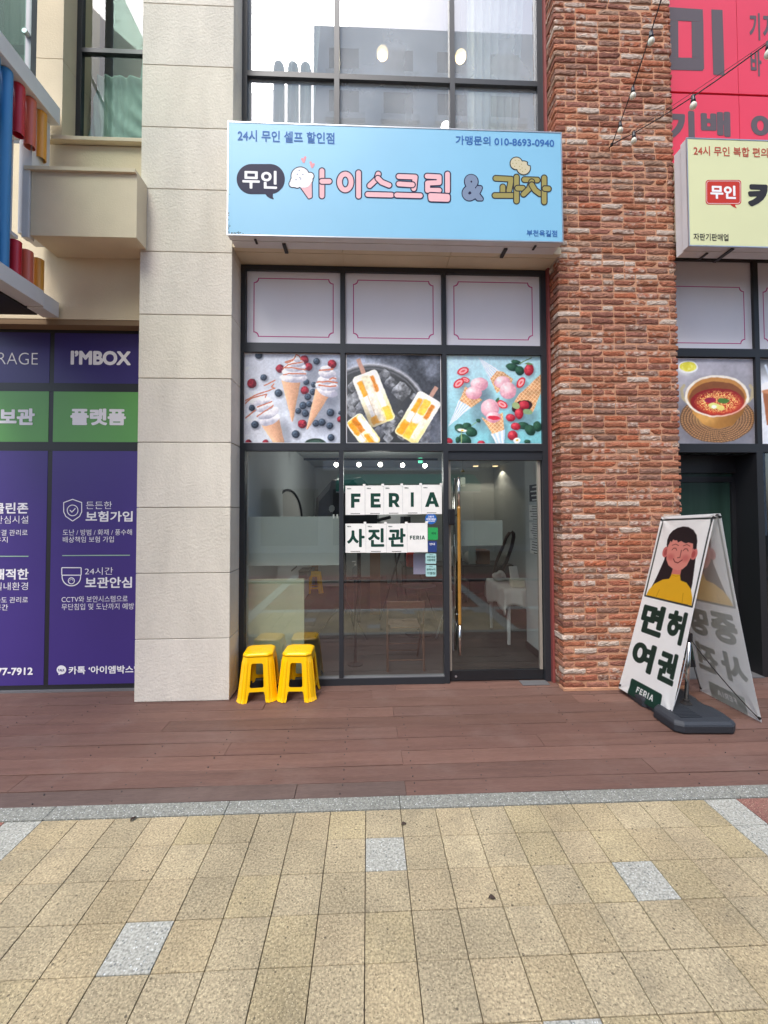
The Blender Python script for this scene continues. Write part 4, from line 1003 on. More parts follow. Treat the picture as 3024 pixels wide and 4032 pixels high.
def paint_straw(c):
    X, Y = c.X, c.Y; g = np.clip((X*.3+Y)/1900, 0, 1)[..., None]
    c.I = np.array((190, 216, 226))*(1-g)+np.array((118, 186, 194))*g; c.I *= (.93+.14*vnoise(X, Y, 300, 7, 5))[..., None]
    for x, y, rx, ry in ((640, 880, 190, 330), (520, 620, 260, 160), (1150, 640, 160, 200), (900, 1250, 160, 260), (1300, 1000, 220, 160)): c.drop(x+30, y+40, rx, ry, .35)
    def leaf(x, y, rx, ry, r): c.drop(x+12, y+16, rx, ry, .3); c.ball(x, y, rx, (20, 50, 40), (62, 106, 82), ry, r, tex=.5, seed=int(x))
    def berry(x, y, r, ry=None, rot=0): c.drop(x+r*.2, y+r*.3, r*1.1, (ry or r)*1.05, .4); c.ball(x, y, r, (130, 20, 38), (226, 84, 96), ry, rot, tex=.5, seed=int(y))
    def half(x, y, r, rot): c.drop(x+20, y+24, r, r*.7, .35); c.ell(x, y, r, r*.62, (204, 44, 56), rot); c.ell(x, y, r*.72, r*.4, (240, 170, 172), rot); c.ell(x, y, r*.4, r*.16, (216, 84, 92), rot)
    def tri(a, b, d, stripe):
        sd = poly_sd(X, Y, (a, b, d)); mx, my = (b[0]+d[0])/2, (b[1]+d[1])/2; th = math.atan2(my-a[1], mx-a[0]); an = np.arctan2(Y-a[1], X-a[0])-th
        u = np.sin(an*stripe)*.5+.5; col = np.array((236, 236, 242))*(1-.55*u[..., None])+np.array((128, 176, 214))*(.55*u[..., None]); c.put(c.m(sd), col)
    def waffle(pts, ang):
        sd = poly_sd(X, Y, pts)-10; ca, sa = math.cos(ang), math.sin(ang); s = X*ca+Y*sa; q = -X*sa+Y*ca
        k = np.maximum(np.sin(s*.13), np.sin(q*.13)); v = np.clip(k*2-1, 0, 1)[..., None]; sh = .86+.28*vnoise(X, Y, 130, 4, 3)
        c.put(c.m(sd), (np.array((204, 150, 104))*(1-v)+np.array((232, 196, 156))*v)*sh[..., None])
    def scoop(x, y, r, ry=None):
        c.ball(x, y, r, (196, 132, 150), (250, 222, 222), ry, tex=.55, seed=int(x*3))
    leaf(1150, 230, 105, 62, .2); leaf(1270, 290, 80, 72, .9); leaf(1210, 150, 80, 36, .2); c.line([(1270, 170), (1460, 80)], 8, (110, 140, 100)); berry(1420, 275, 76, 98, .2); c.ell(1420, 180, 60, 16, (104, 132, 84), .1)
    half(345, 295, 98, -.35); half(385, 440, 70, .3); half(275, 495, 100, -.75); half(1290, 485, 96, -1.0)
    tri((595, 70), (960, 290), (790, 460), 60); waffle([(800, 420), (900, 300), (1000, 320), (1150, 430), (1120, 500), (900, 640)], .6); scoop(985, 480, 130, 100); scoop(1080, 615, 136)
    tri((100, 1205), (280, 770), (480, 890), 60); waffle([(300, 770), (385, 560), (640, 770), (480, 880)], .9); scoop(610, 510, 145, 110); scoop(520, 650, 135, 110)
    waffle([(1610, 360), (1610, 620), (1480, 960), (1190, 800), (1260, 690)], -.9); c.ell(1310, 880, 170, 100, (50, 24, 26), -.3); berry(1340, 850, 85, 70); berry(1260, 990, 70, 90); c.ell(1210, 860, 66, 50, (150, 170, 120), .5); c.ell(1400, 960, 80, 46, (128, 156, 116), .2); berry(1120, 1055, 80, 62, .2)
    half(985, 840, 96, .5); c.ell(905, 770, 44, 24, (60, 100, 70), -1)
    tri((1010, 1720), (800, 1320), (1030, 1250), 34); waffle([(660, 1060), (800, 1150), (980, 980), (1005, 1250), (830, 1310)], .75); scoop(785, 900, 148); scoop(840, 1050, 120, 90); c.ell(850, 1060, 100, 34, (200, 50, 70), .1)
    leaf(300, 1230, 95, 70, .3); leaf(400, 1200, 80, 62, -.2); leaf(480, 1290, 95, 80, .4); leaf(380, 1420, 110, 80, .7); leaf(260, 1420, 40, 55, 0); c.ell(330, 1260, 78, 24, (246, 244, 238), .15); c.ell(335, 1262, 22, 14, (226, 190, 60)); c.line([(320, 1300), (315, 1470)], 7, (150, 176, 120)); c.line([(480, 1190), (590, 1110)], 5, (120, 160, 110)); leaf(595, 1105, 36, 30, .3)
    leaf(1330, 1190, 100, 64, .2); leaf(1440, 1260, 100, 76, .8); leaf(1560, 1200, 70, 90, -.4); berry(1200, 1200, 80, 60, .2); berry(1155, 1345, 82, 78); c.ell(1222, 1430, 58, 48, (244, 240, 232)); c.ell(1225, 1425, 22, 16, (214, 180, 70)); leaf(1395, 1450, 50, 36, .1); berry(110, 1450, 66); berry(640, 1470, 60, 40)

def paint_ramen(c):
    X, Y = c.X, c.Y; c.I = np.array((150, 148, 156))*(.78+.4*vnoise(X, Y, 300, 2, 5))[..., None]; c.I *= (1.12-.25*np.clip((Y-830)/700, 0, 1))[..., None]
    c.drop(1330, 1250, 300, 200, .5)
    r = np.hypot((X-1300)/265, (Y-1255)/170); t = np.sin(np.arctan2((Y-1255)/170, (X-1300)/265)*70+np.floor(r*13)*1.6)*.5+.5
    v = np.where(np.sin(r*13*2*math.pi) > -.5, .55+.45*t, .25); c.put(c.m((r-1)*170), np.stack([60+112*v, 44+84*v, 30+58*v], -1))
    c.ball(1095, 915, 70, (170, 170, 176), (250, 250, 250), 45); c.ell(1095, 888, 70, 44, (244, 244, 244)); c.ell(1095, 886, 60, 35, (214, 206, 66)); c.put(c.m(ell_sd(X, Y, 1095, 886, 60, 35))*np.clip(vnoise(X, Y, 22, 5, 2)*2-.9, 0, 1), (244, 240, 150))
    for sx, x in ((-1, 1052), (1, 1545)): c.line([(x-sx*12, 1020), (x+sx*6, 1045), (x, 1100), (x-sx*28, 1130)], 11, (170, 160, 130))
    sd = poly_sd(X, Y, [(1080, 1100), (1125, 1215), (1200, 1295), (1300, 1325), (1410, 1300), (1480, 1220), (1520, 1100)]); g = np.clip((X-1100)/400, 0, 1)[..., None]; c.put(c.m(sd), np.array((190, 136, 66))*(1-g)+np.array((128, 86, 36))*g); c.put(c.m(ell_sd(X, Y, 1220, 1240, 70, 50), 60)*.5, (222, 176, 104))
    c.ell(1297, 1095, 228, 148, (222, 214, 200)); c.ell(1297, 1095, 208, 132, (176, 122, 62)); c.ell(1297, 1110, 196, 118, (120, 70, 36)); c.ell(1300, 1135, 188, 96, (126, 24, 22))
    c.put(c.m(ell_sd(X, Y, 1320, 1150, 160, 80), 30)*.8, (196, 62, 34))
    n = vnoise(X, Y, 20, 8, 2); cu = np.clip(np.sin(n*26)*1.4, 0, 1); c.put(c.m(ell_sd(X, Y, 1305, 1135, 150, 76), 24)*cu, (236, 196, 120))
    c.ell(1250, 1125, 40, 20, (140, 24, 60), -.1); c.ell(1345, 1128, 42, 20, (70, 110, 44), .1); c.ell(1280, 1165, 44, 22, (206, 206, 120), .1); c.ell(1275, 1170, 18, 12, (240, 240, 214)); c.ell(1325, 1180, 26, 20, (214, 196, 110))

def paint_drink(c):
    X, Y = c.X, c.Y; c.I = np.array((206, 210, 216))*(.9+.2*vnoise(X, Y, 300, 12, 4))[..., None]; c.I *= np.clip(.35+(Y-830)/250, .25, 1)[..., None]
    c.line([(1640, 880), (1690, 1010)], 8, (190, 200, 210)); c.ell(1670, 1040, 62, 48, (238, 240, 242)); c.poly([(1620, 1060), (1730, 1060), (1715, 1300), (1650, 1300)], (150, 92, 56)); c.ell(1670, 1062, 54, 16, (186, 128, 88))

def posters():
    K = (900, 1000, 1659/1340)
    def rep(px, K1, K2):                                       # pixel rectangle from crop K1 into crop K2
        f = lambda x, y: ((x/K1[2]+K1[0]-K2[0])*K2[2], (y/K1[2]+K1[1]-K2[1])*K2[2])
        return f(px[0], px[1])+f(px[2], px[3])
    A = (960, 1390, 1659/390); B_ = (1350, 1390, 1659/390); D = (1740, 1390, 1659/400)
    poster('poster of three soft ice cream cones among blueberries and raspberries', A, (4, 4, 1640, 1508), paint_cones, (205, 208, 214))
    poster('poster of white and orange ice lollies lying on crushed ice', B_, (50, 20, 1648, 1510), paint_lollies, (80, 84, 92))
    poster('pale turquoise poster of strawberry ice cream cones', D, (52, 32, 1632, 1482), paint_straw, (160, 205, 212))
    K2 = (2100, 950, 1.7955)
    poster('poster of red noodle soup in a brass pot, beside the brick pillar', K2, (925, 828, 1562, 1437), paint_ramen, (150, 148, 156), step=.005, wob=9)
    poster('poster of an iced drink cut by the right edge of the photo', K2, (1592, 834, 2200, 1440), paint_drink, (200, 204, 210), step=.007, wob=6)

def purple_graphics():
    K = (0, 1250, 1370/960); Y = GY-.03; fr = facade(Y); W = MT['white_ink']
    xm0, xm1 = -3.044, SX0-.0012; xl0, xl1 = -4.078, -3.088
    def panel(name, x0, x1, z0, z1, m, label, draw):
        t = thing(name, label, 'window film', ((x0+x1)/2, GY, z0), 'storage shop window films')
        MB().box(x0, x1, Y+.001, GY+.0195, z0, z1).build('film', MT[m], t); LINES.clear(); draw(None)
        for f in LINES: l = MB(); f(l); l.build('lettering', W, t)
        return t
    LINES = []; tx = lambda l, s, b, w_=0.: LINES.append(lambda m: text(m, s, fr, pbox(K, *b, Y), w_))
    panel('window_film', xm0, xm1, 2.9745, 3.4695, 'purple_dark', 'deep purple top film with bold latin lettering', lambda l: (tx(l, 'I’MBOX', (398, 188, 735, 268), .045)))
    panel('window_film', xl0, xl1, 2.9745, 3.4695, 'purple_dark', 'deep purple top film with thin latin lettering at the left edge', lambda l: (tx(l, 'STORAGE', (-196, 197, 214, 264), -.012)))
    panel('window_film', xm0, xm1, 2.3975, 2.8915, 'green_film', 'green film with heavy white Korean word, next to the pilaster', lambda l: (tx(l, '플랫폼', (396, 512, 708, 606), .045)))
    panel('window_film', xl0, xl1, 2.3975, 2.8915, 'green_film', 'green film with heavy white Korean word at the left edge', lambda l: (tx(l, '공유보관', (-206, 510, 196, 606), .045)))
    def mid(l):
        tx(l, '든든한', (484, 1034, 630, 1076), -.004); tx(l, '보험가입', (482, 1088, 746, 1148), .024)
        tx(l, '도난 / 방범 / 화재 / 풍수해', (354, 1190, 742, 1224)); tx(l, '배상책임 보험 가입', (354, 1230, 640, 1264))
        tx(l, '24시간', (478, 1404, 636, 1446), -.004); tx(l, '보관안심', (478, 1458, 742, 1520), .024)
        tx(l, 'CCTV와 보안시스템으로', (347, 1564, 718, 1600)); tx(l, '무단침입 및 도난까지 예방', (347, 1606, 754, 1642))
        tx(l, '카톡 ‘아이엠박스’', (386, 1957, 762, 2002), .026)
        s = lambda f, b: LINES.append(lambda m: shape(m, f, K, *b, Y))
        sh = [(358, 1040), (408, 1022), (459, 1040), (459, 1092), (447, 1118), (408, 1144), (370, 1118), (358, 1092)]
        s(lambda X, Z: np.abs(poly_sd(X, Z, sh))-2.6, (354, 1018, 463, 1148)); s(lambda X, Z: np.abs(np.hypot(X-408, Z-1084)-30)-2.4, (376, 1050, 442, 1118)); s(lambda X, Z: path_dist(X, Z, [(394, 1084), (404, 1094), (422, 1074)])-2.8, (388, 1068, 428, 1100))
        s(lambda X, Z: np.minimum(np.abs(rrect_sd(X, Z, 347, 1406, 456, 1448, 4))-2.8, np.maximum(np.abs(np.hypot((X-401)*1.0, (Z-1456)*1.0)-52)-2.8, 1450-Z)), (342, 1400, 460, 1514)); s(lambda X, Z: np.abs(np.hypot(X-401, Z-1480)-17)-2.4, (380, 1460, 422, 1500)); s(lambda X, Z: np.maximum(np.abs(np.hypot(X-401, Z-1480)-9)-1.2, Z-1480), (388, 1468, 414, 1492))
        s(lambda X, Z: np.minimum(ell_sd(X, Z, 345, 1980, 27, 25), poly_sd(X, Z, [(330, 1995), (350, 2002), (328, 2010)])), (317, 1954, 373, 2012))
    t = panel('window_film', xm0, xm1, .0625, 2.3095, 'purple', 'tall purple film with white shield and camera icons, next to the pilaster', mid)
    b = MB(); shape(b, lambda X, Z: np.maximum(np.abs(Z-1337+(X-540)*.004)-2.6, np.abs(X-540)-192), K, 346, 1330, 734, 1344, Y, 0); b.build('divider_line', mat('pale_green_line', S(160, 196, 170), .5), t)
    b = MB(); text(b, 'TALK', fr, pbox(K, 326, 1974, 364, 1988, Y), .03, 0, .003); b.build('badge_lettering', MT['purple_dark'], t)
    def left(l):
        tx(l, '클린존', (-38, 1040, 160, 1102), .026); tx(l, '안심시설', (-26, 1114, 160, 1158), -.002)
        tx(l, '청결 관리로', (-28, 1192, 156, 1226)); tx(l, '유지', (-28, 1232, 44, 1266))
        tx(l, '쾌적한', (-36, 1412, 162, 1474), .026); tx(l, '실내환경', (-30, 1488, 158, 1532), -.002); tx(l, '습도 관리로', (-28, 1570, 158, 1604)); tx(l, '공간', (-28, 1612, 46, 1646))
        tx(l, '1577-7912', (-70, 1968, 185, 2010), .03)
    t = panel('window_film', xl0, xl1, .0625, 2.3095, 'purple', 'tall purple film with a phone number at its foot, at the left edge', left)
    b = MB(); shape(b, lambda X, Z: np.maximum(np.abs(Z-1342)-2.6, np.abs(X-60)-100), K, -40, 1336, 160, 1348, Y, 0); b.build('divider_line', mat('pale_green_line', S(160, 196, 170), .5), t)

def sheets():
    K = (940, 1760, 1.975); Y = GY+.0005-.004; fr = facade(Y)
    xs = [829, 982, 1127, 1275, 1422, 1580]
    def sheet(x0, x1, y0, y1, s, gb, w_, label, tiny=True, dx=0):
        u0, v0, u1, v1 = pbox(K, x0, y0, x1, y1, Y); t = thing('paper_sheet', label, 'paper sign', ((u0+u1)/2, GY, v0), 'paper letter sheets on the window')
        m = MB(); nx, nz = 8, 12; vs = []; fs = []; ph = rng.uniform(0, 6)
        for k in range(nz+1):
            for i in range(nx+1):
                u, v = i/nx, k/nz; vs.append((u0+.001+(u1-u0-.002)*u, Y-.0010-.0007*abs(math.sin(3*u+ph)*math.sin(4*v+ph*2)), v0+(v1-v0)*v))
        for k in range(nz):
            for i in range(nx): a = k*(nx+1)+i; fs.append((a, a+1, a+nx+2, a+nx+1))
        m.add(vs, fs).build('sheet', MT['paper'], t, solid=.0006)
        l = MB(); (caps_word(l, s, fr, pbox(K, *gb, Y), 0, .0028) if len(s) > 1 else letter(l, s, fr, pbox(K, *gb, Y), w_, 0, .0028))
        if tiny: text(l, 'FERIA', fr, pbox(K, x0+15, y0+18, x0+46, y0+27, Y), .03, 0, .0028)
        l.build('lettering', MT['green_ink'], t)
        if tiny:
            l = MB(); q = pbox(K, x0+42, y1-13, x0+116, y1-7, Y)
            for k in range(9): a = q[0]+(q[2]-q[0])*k/9; l.quad(*[(a+c*(q[2]-q[0])/13, Y-.0026, z) for c, z in ((0, q[1]), (1, q[1]), (1, q[3]), (0, q[3]))])
            l.build('small_print', MT['dark_metal'], t)
        # strip of tape at the top corner
        tp = MB(); z = v1; tp.box(u1-.022, u1+.004, Y-.0042, Y-.0032, z-.006, z+.018); tp.build('tape', MT['paper'], t)
    b = [('F', (873, 362, 947, 473)), ('E', (1026, 360, 1104, 471)), ('R', (1167, 358, 1252, 467)), ('I', (1338, 353, 1361, 465)), ('A', (1448, 352, 1558, 466))]
    for k, (s, g) in enumerate(b): sheet(xs[k], xs[k+1], 302-k*2, 528-k*1.6, s, g, .055, 'white paper sheet taped to the window with dark green letter '+s)
    b = [('사', (843, 637, 979, 779), 829, 989), ('진', (1006, 632, 1131, 776), 989, 1149), ('관', (1164, 632, 1297, 776), 1149, 1310)]
    for s, g, a, c in b: sheet(a, c, 596, 822, s, g, .035, 'white paper sheet taped to the window with dark green Korean syllable '+s)
    sheet(1310, 1469, 591, 818, 'FERIA', (1331, 689, 1448, 719), .05, 'white paper sheet with small name, right end of the lower row', False)
    # stickers
    def sticker(label, px, m, lines, mi='white_ink', round_=False, name='sticker'):
        u0, v0, u1, v1 = pbox(K, *px, Y); t = thing(name, label, 'sticker', ((u0+u1)/2, GY, v0), 'stickers on the shop window'); q = MB()
        r = min(px[2]-px[0], px[3]-px[1])*(.5 if round_ else .1)
        shape(q, lambda X, Z: rrect_sd(X, Z, *px, r), K, *px, Y, 0, .0008, 40); q.build('backing', MT[m], t); l = MB()
        for s, b_, w_ in lines: text(l, s, fr, pbox(K, *b_, Y), w_, 0, .0016)
        l.build('lettering', MT[mi], t)
    sticker('round blue sticker with white Korean text, below the letter A', (1450, 517, 1540, 600), 'sticker_blue', (('고유가', (1470, 534, 1518, 550), .03), ('피해지원금', (1458, 553, 1532, 569), .03), ('사용가능매장', (1464, 571, 1526, 582), .03)), round_=True)
    sticker('square green booking sticker beside the lower row of sheets', (1472, 626, 1549, 722), 'sticker_green', (('예약', (1498, 662, 1534, 682), .02),), 'green_ink')
    sticker('dark blue square sticker under the green one', (1472, 732, 1540, 818), 'sticker_navy', (('안내', (1484, 746, 1524, 764), .02),))
    sticker('upper of two pale teal notices on the window', (1452, 828, 1536, 908), 'sticker_teal', (('고유가', (1482, 832, 1508, 842), .01), ('피해지원금', (1462, 848, 1528, 862), .02), ('사용매장', (1462, 870, 1528, 888), .02)), 'green_ink')
    K5 = 1.975*(2200-1760)
    sticker('lower of two pale teal notices on the window', (1454, 918, 1536, K5+138), 'sticker_teal', (('마포', (1482, 924, 1508, 934), .01), ('문화누리', (1462, 944, 1528, 960), .02), ('가맹점', (1462, 972, 1528, 992), .02)), 'green_ink')

# ================================================================== STOOLS
def crease(o, a=28):
    md = o.modifiers.new('crease', 'EDGE_SPLIT'); md.split_angle = R(a); return o

def make_stool(label, loc, rotz, group, m='stool'):
    H = .42; t = thing('plastic_stool', label, 'stool', loc, group, rotz); ht, hb = .128, .172   # half widths top and bottom
    def half(z): return hb+(ht-hb)*(z/H)**.92
    # outline of the shell: rounded square, unit perimeter coordinate 0..4 (one unit per side)
    def pt(s, z, bulge=0):
        k = int(s) % 4; f = s-int(s); h = half(z)+bulge; c = .30*h
        # chamfered corner: the side runs from corner cut to corner cut
        a = -h+c+(2*h-2*c)*np.clip((f-.12)/.76, 0, 1); x, y = a, -h
        if f < .12: q = (.12-f)/.12; x = -h+c-c*.5*q; y = -h+c*.5*q*1.0
        if f > .88: q = (f-.88)/.12; x = h-c+c*.5*q; y = -h+c*.5*q
        for _ in range(k): x, y = -y, x
        return (x, y, z)
    n = 56
    for k in range(4):
        S_, Z_ = np.meshgrid(np.linspace(k, k+1, n+1), np.linspace(0, H-.012, 64)); hs, hz = 1/n, (H-.012)/63
        f = S_-k; lx = (f-.5)*.76*2/1.0
        win = rrect_sd(f*.30, Z_, .30*.29, .125, .30*.71, .335, .018)
        win = rrect_sd((f-.5)*.30*(1+.25*(Z_-.23)), Z_, -.063, .125, .063, .335, .018)
        arch = poly_sd((f-.5)*.30, Z_, [(-.085, -.1), (-.060, .085), (.060, .085), (.085, -.1)])-.006
        shell = -np.minimum(win, arch)
        for nm, fld in (('leg', np.maximum(shell, .245-np.abs(f-.5))), ('side_rail', np.maximum(shell, np.abs(f-.5)-.245))):
            if nm == 'leg': continue
            vs, fs = iso(fld, 0, 0, 0, 1, merge=False); mb = MB()
            mb.add([pt(k+min(max(a*hs, 0), .99999), b*hz) for a, b in vs], fs); crease(mb.build('side_rail', MT[m], t, smooth=True, local=True, solid=.004))
        # corner leg spanning the end of this side and the start of the next, with moulded ridges
        S2, Z2 = np.meshgrid(np.linspace(-.5, .5, n+1), np.linspace(0, H-.012, 64)); ff = np.where(S2 < 0, 1+S2, S2)
        win = rrect_sd((ff-.5)*.30*(1+.25*(Z2-.23)), Z2, -.063, .125, .063, .335, .018); arch = poly_sd((ff-.5)*.30, Z2, [(-.085, -.1), (-.060, .085), (.060, .085), (.085, -.1)])-.006
        vs, fs = iso(np.maximum(-np.minimum(win, arch), .245-np.abs(ff-.5)), 0, 0, 0, 1, merge=False); mb = MB()
        def leg_pt(a, b):
            s = -.5+a*hs; z = b*hz; rid = .006*(1 if abs(s) < .06 or .125 < abs(s) < .185 else 0)*np.clip((H-.04-z)/.05, 0, 1)
            return pt((k+1+s) % 4, z, rid+.006*np.clip((.03-z)/.03, 0, 1))
        mb.add([leg_pt(a, b) for a, b in vs], fs); crease(mb.build('leg', MT[m], t, smooth=True, local=True, solid=.004))
    # seat: chamfered square with rounded rim, raised fan pattern and a centre hole
    mb = MB(); N = 64; rings = [(.035, 0), (.12, .0), (.3, .0), (.5, 0), (.7, 0), (.86, 0), (.95, -.002), (1.0, -.007), (1.025, -.016), (1.03, -.03)]; vs = []; fs = []
    for q, (rr, dz) in enumerate(rings):
        for i in range(N):
            p = pt(4*i/N, H-.01); z = H+dz
            if 0 < q < 6: z += .0016*math.sin(2*math.pi*i/N*8+rr*9)+.0012*math.sin(rr*30)
            vs.append((p[0]*rr, p[1]*rr, z))
    for q in range(len(rings)-1):
        for i in range(N): j = (i+1) % N; fs.append((q*N+i, q*N+j, (q+1)*N+j, (q+1)*N+i))
    mb.add(vs, fs); mb.build('seat', MT[m], t, smooth=True, local=True, solid=.004)
    return t

# ================================================================== A-FRAME
def aframe():
    t = thing('banner_stand', 'white two sided banner stand showing a smiling person in yellow, on a dark plastic base', 'banner stand', (2.76, 1.12, 0))
    q = {k: np.array(v) for k, v in dict(fBL=(2.372, 1.412, .042), fBR=(2.44, .832, .040), fTR=(2.877, .86, 1.682), fTL=(2.847, 1.445, 1.650), bTR=(2.915, .86, 1.688), bTL=(2.887, 1.445, 1.655), bBR=(3.165, .806, .012), bBL=(3.148, 1.392, .012)).items()}
    Kp = (2100, 1950, 1.7955)
    def paint(cv, txt, px):
        """picture in panel units: x 0..1 across, y 0..2.93 upward (same scale)"""
        W = cv
        W.line([(.05, 1.575), (.05, 2.872), (.955, 2.872), (.955, 1.575), (.05, 1.575)], .014, (64, 72, 70))
        dk = (46, 38, 42)
        cx, cy = .50, 2.23
        W.poly([(.25, 2.5), (.26, 2.2), (.19, 1.896), (.10, 1.60), (.10, 1.585), (.87, 1.585), (.865, 1.9), (.815, 2.37), (.79, 2.5)], dk)
        cl = [(.075, 1.59), (.10, 1.68), (.185, 1.80), (.32, 1.89), (.46, 1.925), (.62, 1.925), (.76, 1.90), (.86, 1.82), (.92, 1.70), (.94, 1.59)]
        W.poly([(.465, 2.2), (.615, 2.2), (.62, 1.92), (.45, 1.92)], (224, 138, 128)); W.poly(cl, (238, 188, 44)); W.poly([(.43, 1.91), (.465, 2.0), (.61, 2.005), (.65, 1.92)], (238, 188, 44))
        W.line([(.27, 1.59), (.30, 1.72)], .005, (198, 150, 30)); W.line([(.76, 1.59), (.74, 1.74)], .005, (198, 150, 30)); W.line([(.465, 1.985), (.54, 1.972), (.61, 1.99)], .004, (198, 150, 30))
        for sx in (-1, 1): W.ell(cx+.015+sx*.262, 2.335, .062, .088, (216, 128, 122)); W.ell(cx+.015+sx*.258, 2.33, .032, .052, (188, 92, 90))
        W.poly([(.29, 2.58), (.285, 2.36), (.31, 2.22), (.37, 2.135), (.46, 2.09), (.55, 2.075), (.63, 2.10), (.69, 2.16), (.725, 2.27), (.73, 2.40), (.725, 2.58)], (232, 156, 142), .01)
        W.put(W.m(ell_sd(W.X, W.Y, .37, 2.26, .065, .05), .05)*.6, (206, 108, 104)); W.put(W.m(ell_sd(W.X, W.Y, .65, 2.26, .065, .05), .05)*.6, (206, 108, 104))
        W.poly([(.245, 2.44), (.232, 2.53), (.25, 2.62), (.30, 2.69), (.38, 2.735), (.48, 2.755), (.58, 2.745), (.68, 2.70), (.76, 2.62), (.79, 2.53), (.80, 2.42), (.77, 2.40), (.735, 2.45), (.725, 2.49), (.64, 2.505), (.60, 2.49), (.56, 2.50), (.50, 2.525), (.45, 2.50), (.42, 2.535), (.38, 2.53), (.345, 2.545), (.33, 2.50), (.30, 2.52), (.285, 2.46)], dk)
        ln = (120, 62, 58)
        for ex in (.413, .622): W.line([(ex-.045, 2.375), (ex-.02, 2.405), (ex+.02, 2.405), (ex+.045, 2.375)], .006, ln); W.line([(ex-.06, 2.45), (ex, 2.472), (ex+.06, 2.45)], .005, ln)
        W.line([(.545, 2.38), (.545, 2.265), (.50, 2.258)], .006, ln); W.line([(.43, 2.235), (.47, 2.19), (.53, 2.18), (.595, 2.23)], .007, (110, 40, 44))
        g = (36, 60, 50)
        for s, (x0, y0, x1, y1) in txt:
            P = outlines(s); a = np.array([p for r in P for p in r]); w_ = .055; lo, hi = a.min(0)-w_, a.max(0)+w_
            k = (W.X > x0-.02) & (W.X < x1+.02) & (W.Y > y0-.02) & (W.Y < y1+.02)
            gx = lo[0]+(W.X[k]-x0)/(x1-x0)*(hi[0]-lo[0]); gy = lo[1]+(W.Y[k]-y0)/(y1-y0)*(hi[1]-lo[1])
            m = np.zeros(W.X.shape); m[k] = np.clip(.5-(glyph_sd(gx, gy, P)-w_)*(x1-x0)/(hi[0]-lo[0])/W.aa, 0, 1); W.put(m, g)
        W.put(W.m(rrect_sd(W.X, W.Y, .195, -.2, .79, .25, .03)), (30, 70, 58))
        wd = dict(F=.72, E=.72, R=.86, I=.27, A=1.0); x = .335; k = (.66-.335)/(sum(wd.values())+.8)
        for ch in 'FERIA':
            y0, y1 = .085, .175; m = np.zeros(W.X.shape); q = (W.X > x-.02) & (W.X < x+wd[ch]*k+.02) & (W.Y > y0-.02) & (W.Y < y1+.02)
            P = [[(x+px*wd[ch]*k, y0+py*(y1-y0)) for px, py in ring] for ring in CAPS[ch]]; m[q] = np.clip(.5-glyph_sd(W.X[q], W.Y[q], P)/W.aa, 0, 1); W.put(m, (244, 244, 242)); x += (wd[ch]+.2)*k
    def banner(name, BL, BR, TR, TL, txt, outward):
        nx, nz = 150, 430; U, V = np.meshgrid(np.linspace(0, 1, nx), np.linspace(0, 1, nz)); cv = Canvas(U, V*2.93, (252, 252, 250), 1.2/nx); paint(cv, txt, None)
        P = ((1-U)*(1-V))[..., None]*BL+(U*(1-V))[..., None]*BR+(U*V)[..., None]*TR+((1-U)*V)[..., None]*TL
        nrm = np.cross(BR-BL, TL-BL); nrm = nrm/np.linalg.norm(nrm); 
        # fabric pulled at its corner eyelets: shallow tension folds and slightly concave edges
        sag = .012*np.sin(math.pi*U)*np.sin(math.pi*V)*-1; dB = np.hypot(U*.6, V*1.7); fold = np.zeros_like(U)
        for cu, cvv in ((0, 0), (1, 0), (0, 1), (1, 1)):
            dx, dy = (U-cu)*.6, (V-cvv)*1.7; r = np.hypot(dx, dy); an = np.arctan2(np.abs(dy), np.abs(dx)+1e-6); fold += .0042*np.sin(an*9)*np.exp(-r/.20)*np.clip(r/.02, 0, 1)
        e = .010*np.sin(math.pi*V)*(1-2*U)*(np.abs(U-.5)*2)**6
        P = P+(sag+fold)[..., None]*nrm+e[..., None]*(BR-BL)/.58
        front = lin(np.clip(cv.I, 0, 255)); back = lin(np.clip(cv.I*.14+np.array((226, 226, 220))*.86, 0, 255))
        mb = MB()
        for side, colr, off in ((0, front, .0009), (1, back, -.0009)):
            b = len(mb.v); Q = P+nrm*off; mb.v.extend([tuple(map(float, x)) for x in Q.reshape(-1, 3)]); mb.c.extend([tuple(map(float, x))+(1.,) for x in colr.reshape(-1, 3)])
            for i in range(nz-1):
                for j in range(nx-1):
                    a = b+i*nx+j; f = (a, a+1, a+nx+1, a+nx); mb.f.append(f if side == 0 else f[::-1]); mb.mi.append(0)
        o = mb.build(name, MT['banner'], t, smooth=True, color=True, fix=False); return o, nrm
    f1 = (('면', (.085, .995, .515, 1.475)), ('허', (.575, .995, .91, 1.475)), ('여', (.085, .425, .51, .865)), ('권', (.585, .415, .915, .865)))
    f2 = (('증', (.085, .995, .50, 1.455)), ('명', (.545, .995, .915, 1.455)), ('사', (.07, .425, .46, .865)), ('진', (.53, .415, .915, .865)))
    o, n1 = banner('front_banner', q['fBL'], q['fBR'], q['fTR'], q['fTL'], f1, -1); tag(o, 'front banner sheet with big dark Korean words')
    o, n2 = banner('back_banner', q['bBR'], q['bBL'], q['bTL'], q['bTR'], f2, 1); tag(o, 'back banner sheet whose print shows faintly through, mirrored')
    # frame: pole, hub, cross rods to the eyelets, top bar
    hub = np.array((2.727, .985, .64)); pb = np.array((2.67, .965, .085))
    MB().tube([pb, hub+(hub-pb)*.04], .0165, 14).build('pole', MT['steel'], t, smooth=True)
    h = MB(); h.tube([hub-(0, 0, .03), hub+(0, 0, .035)], .024, 12); h.build('hub', MT['black'], t)
    top = .25*(q['fTR']+q['fTL']+q['bTR']+q['bTL']); 
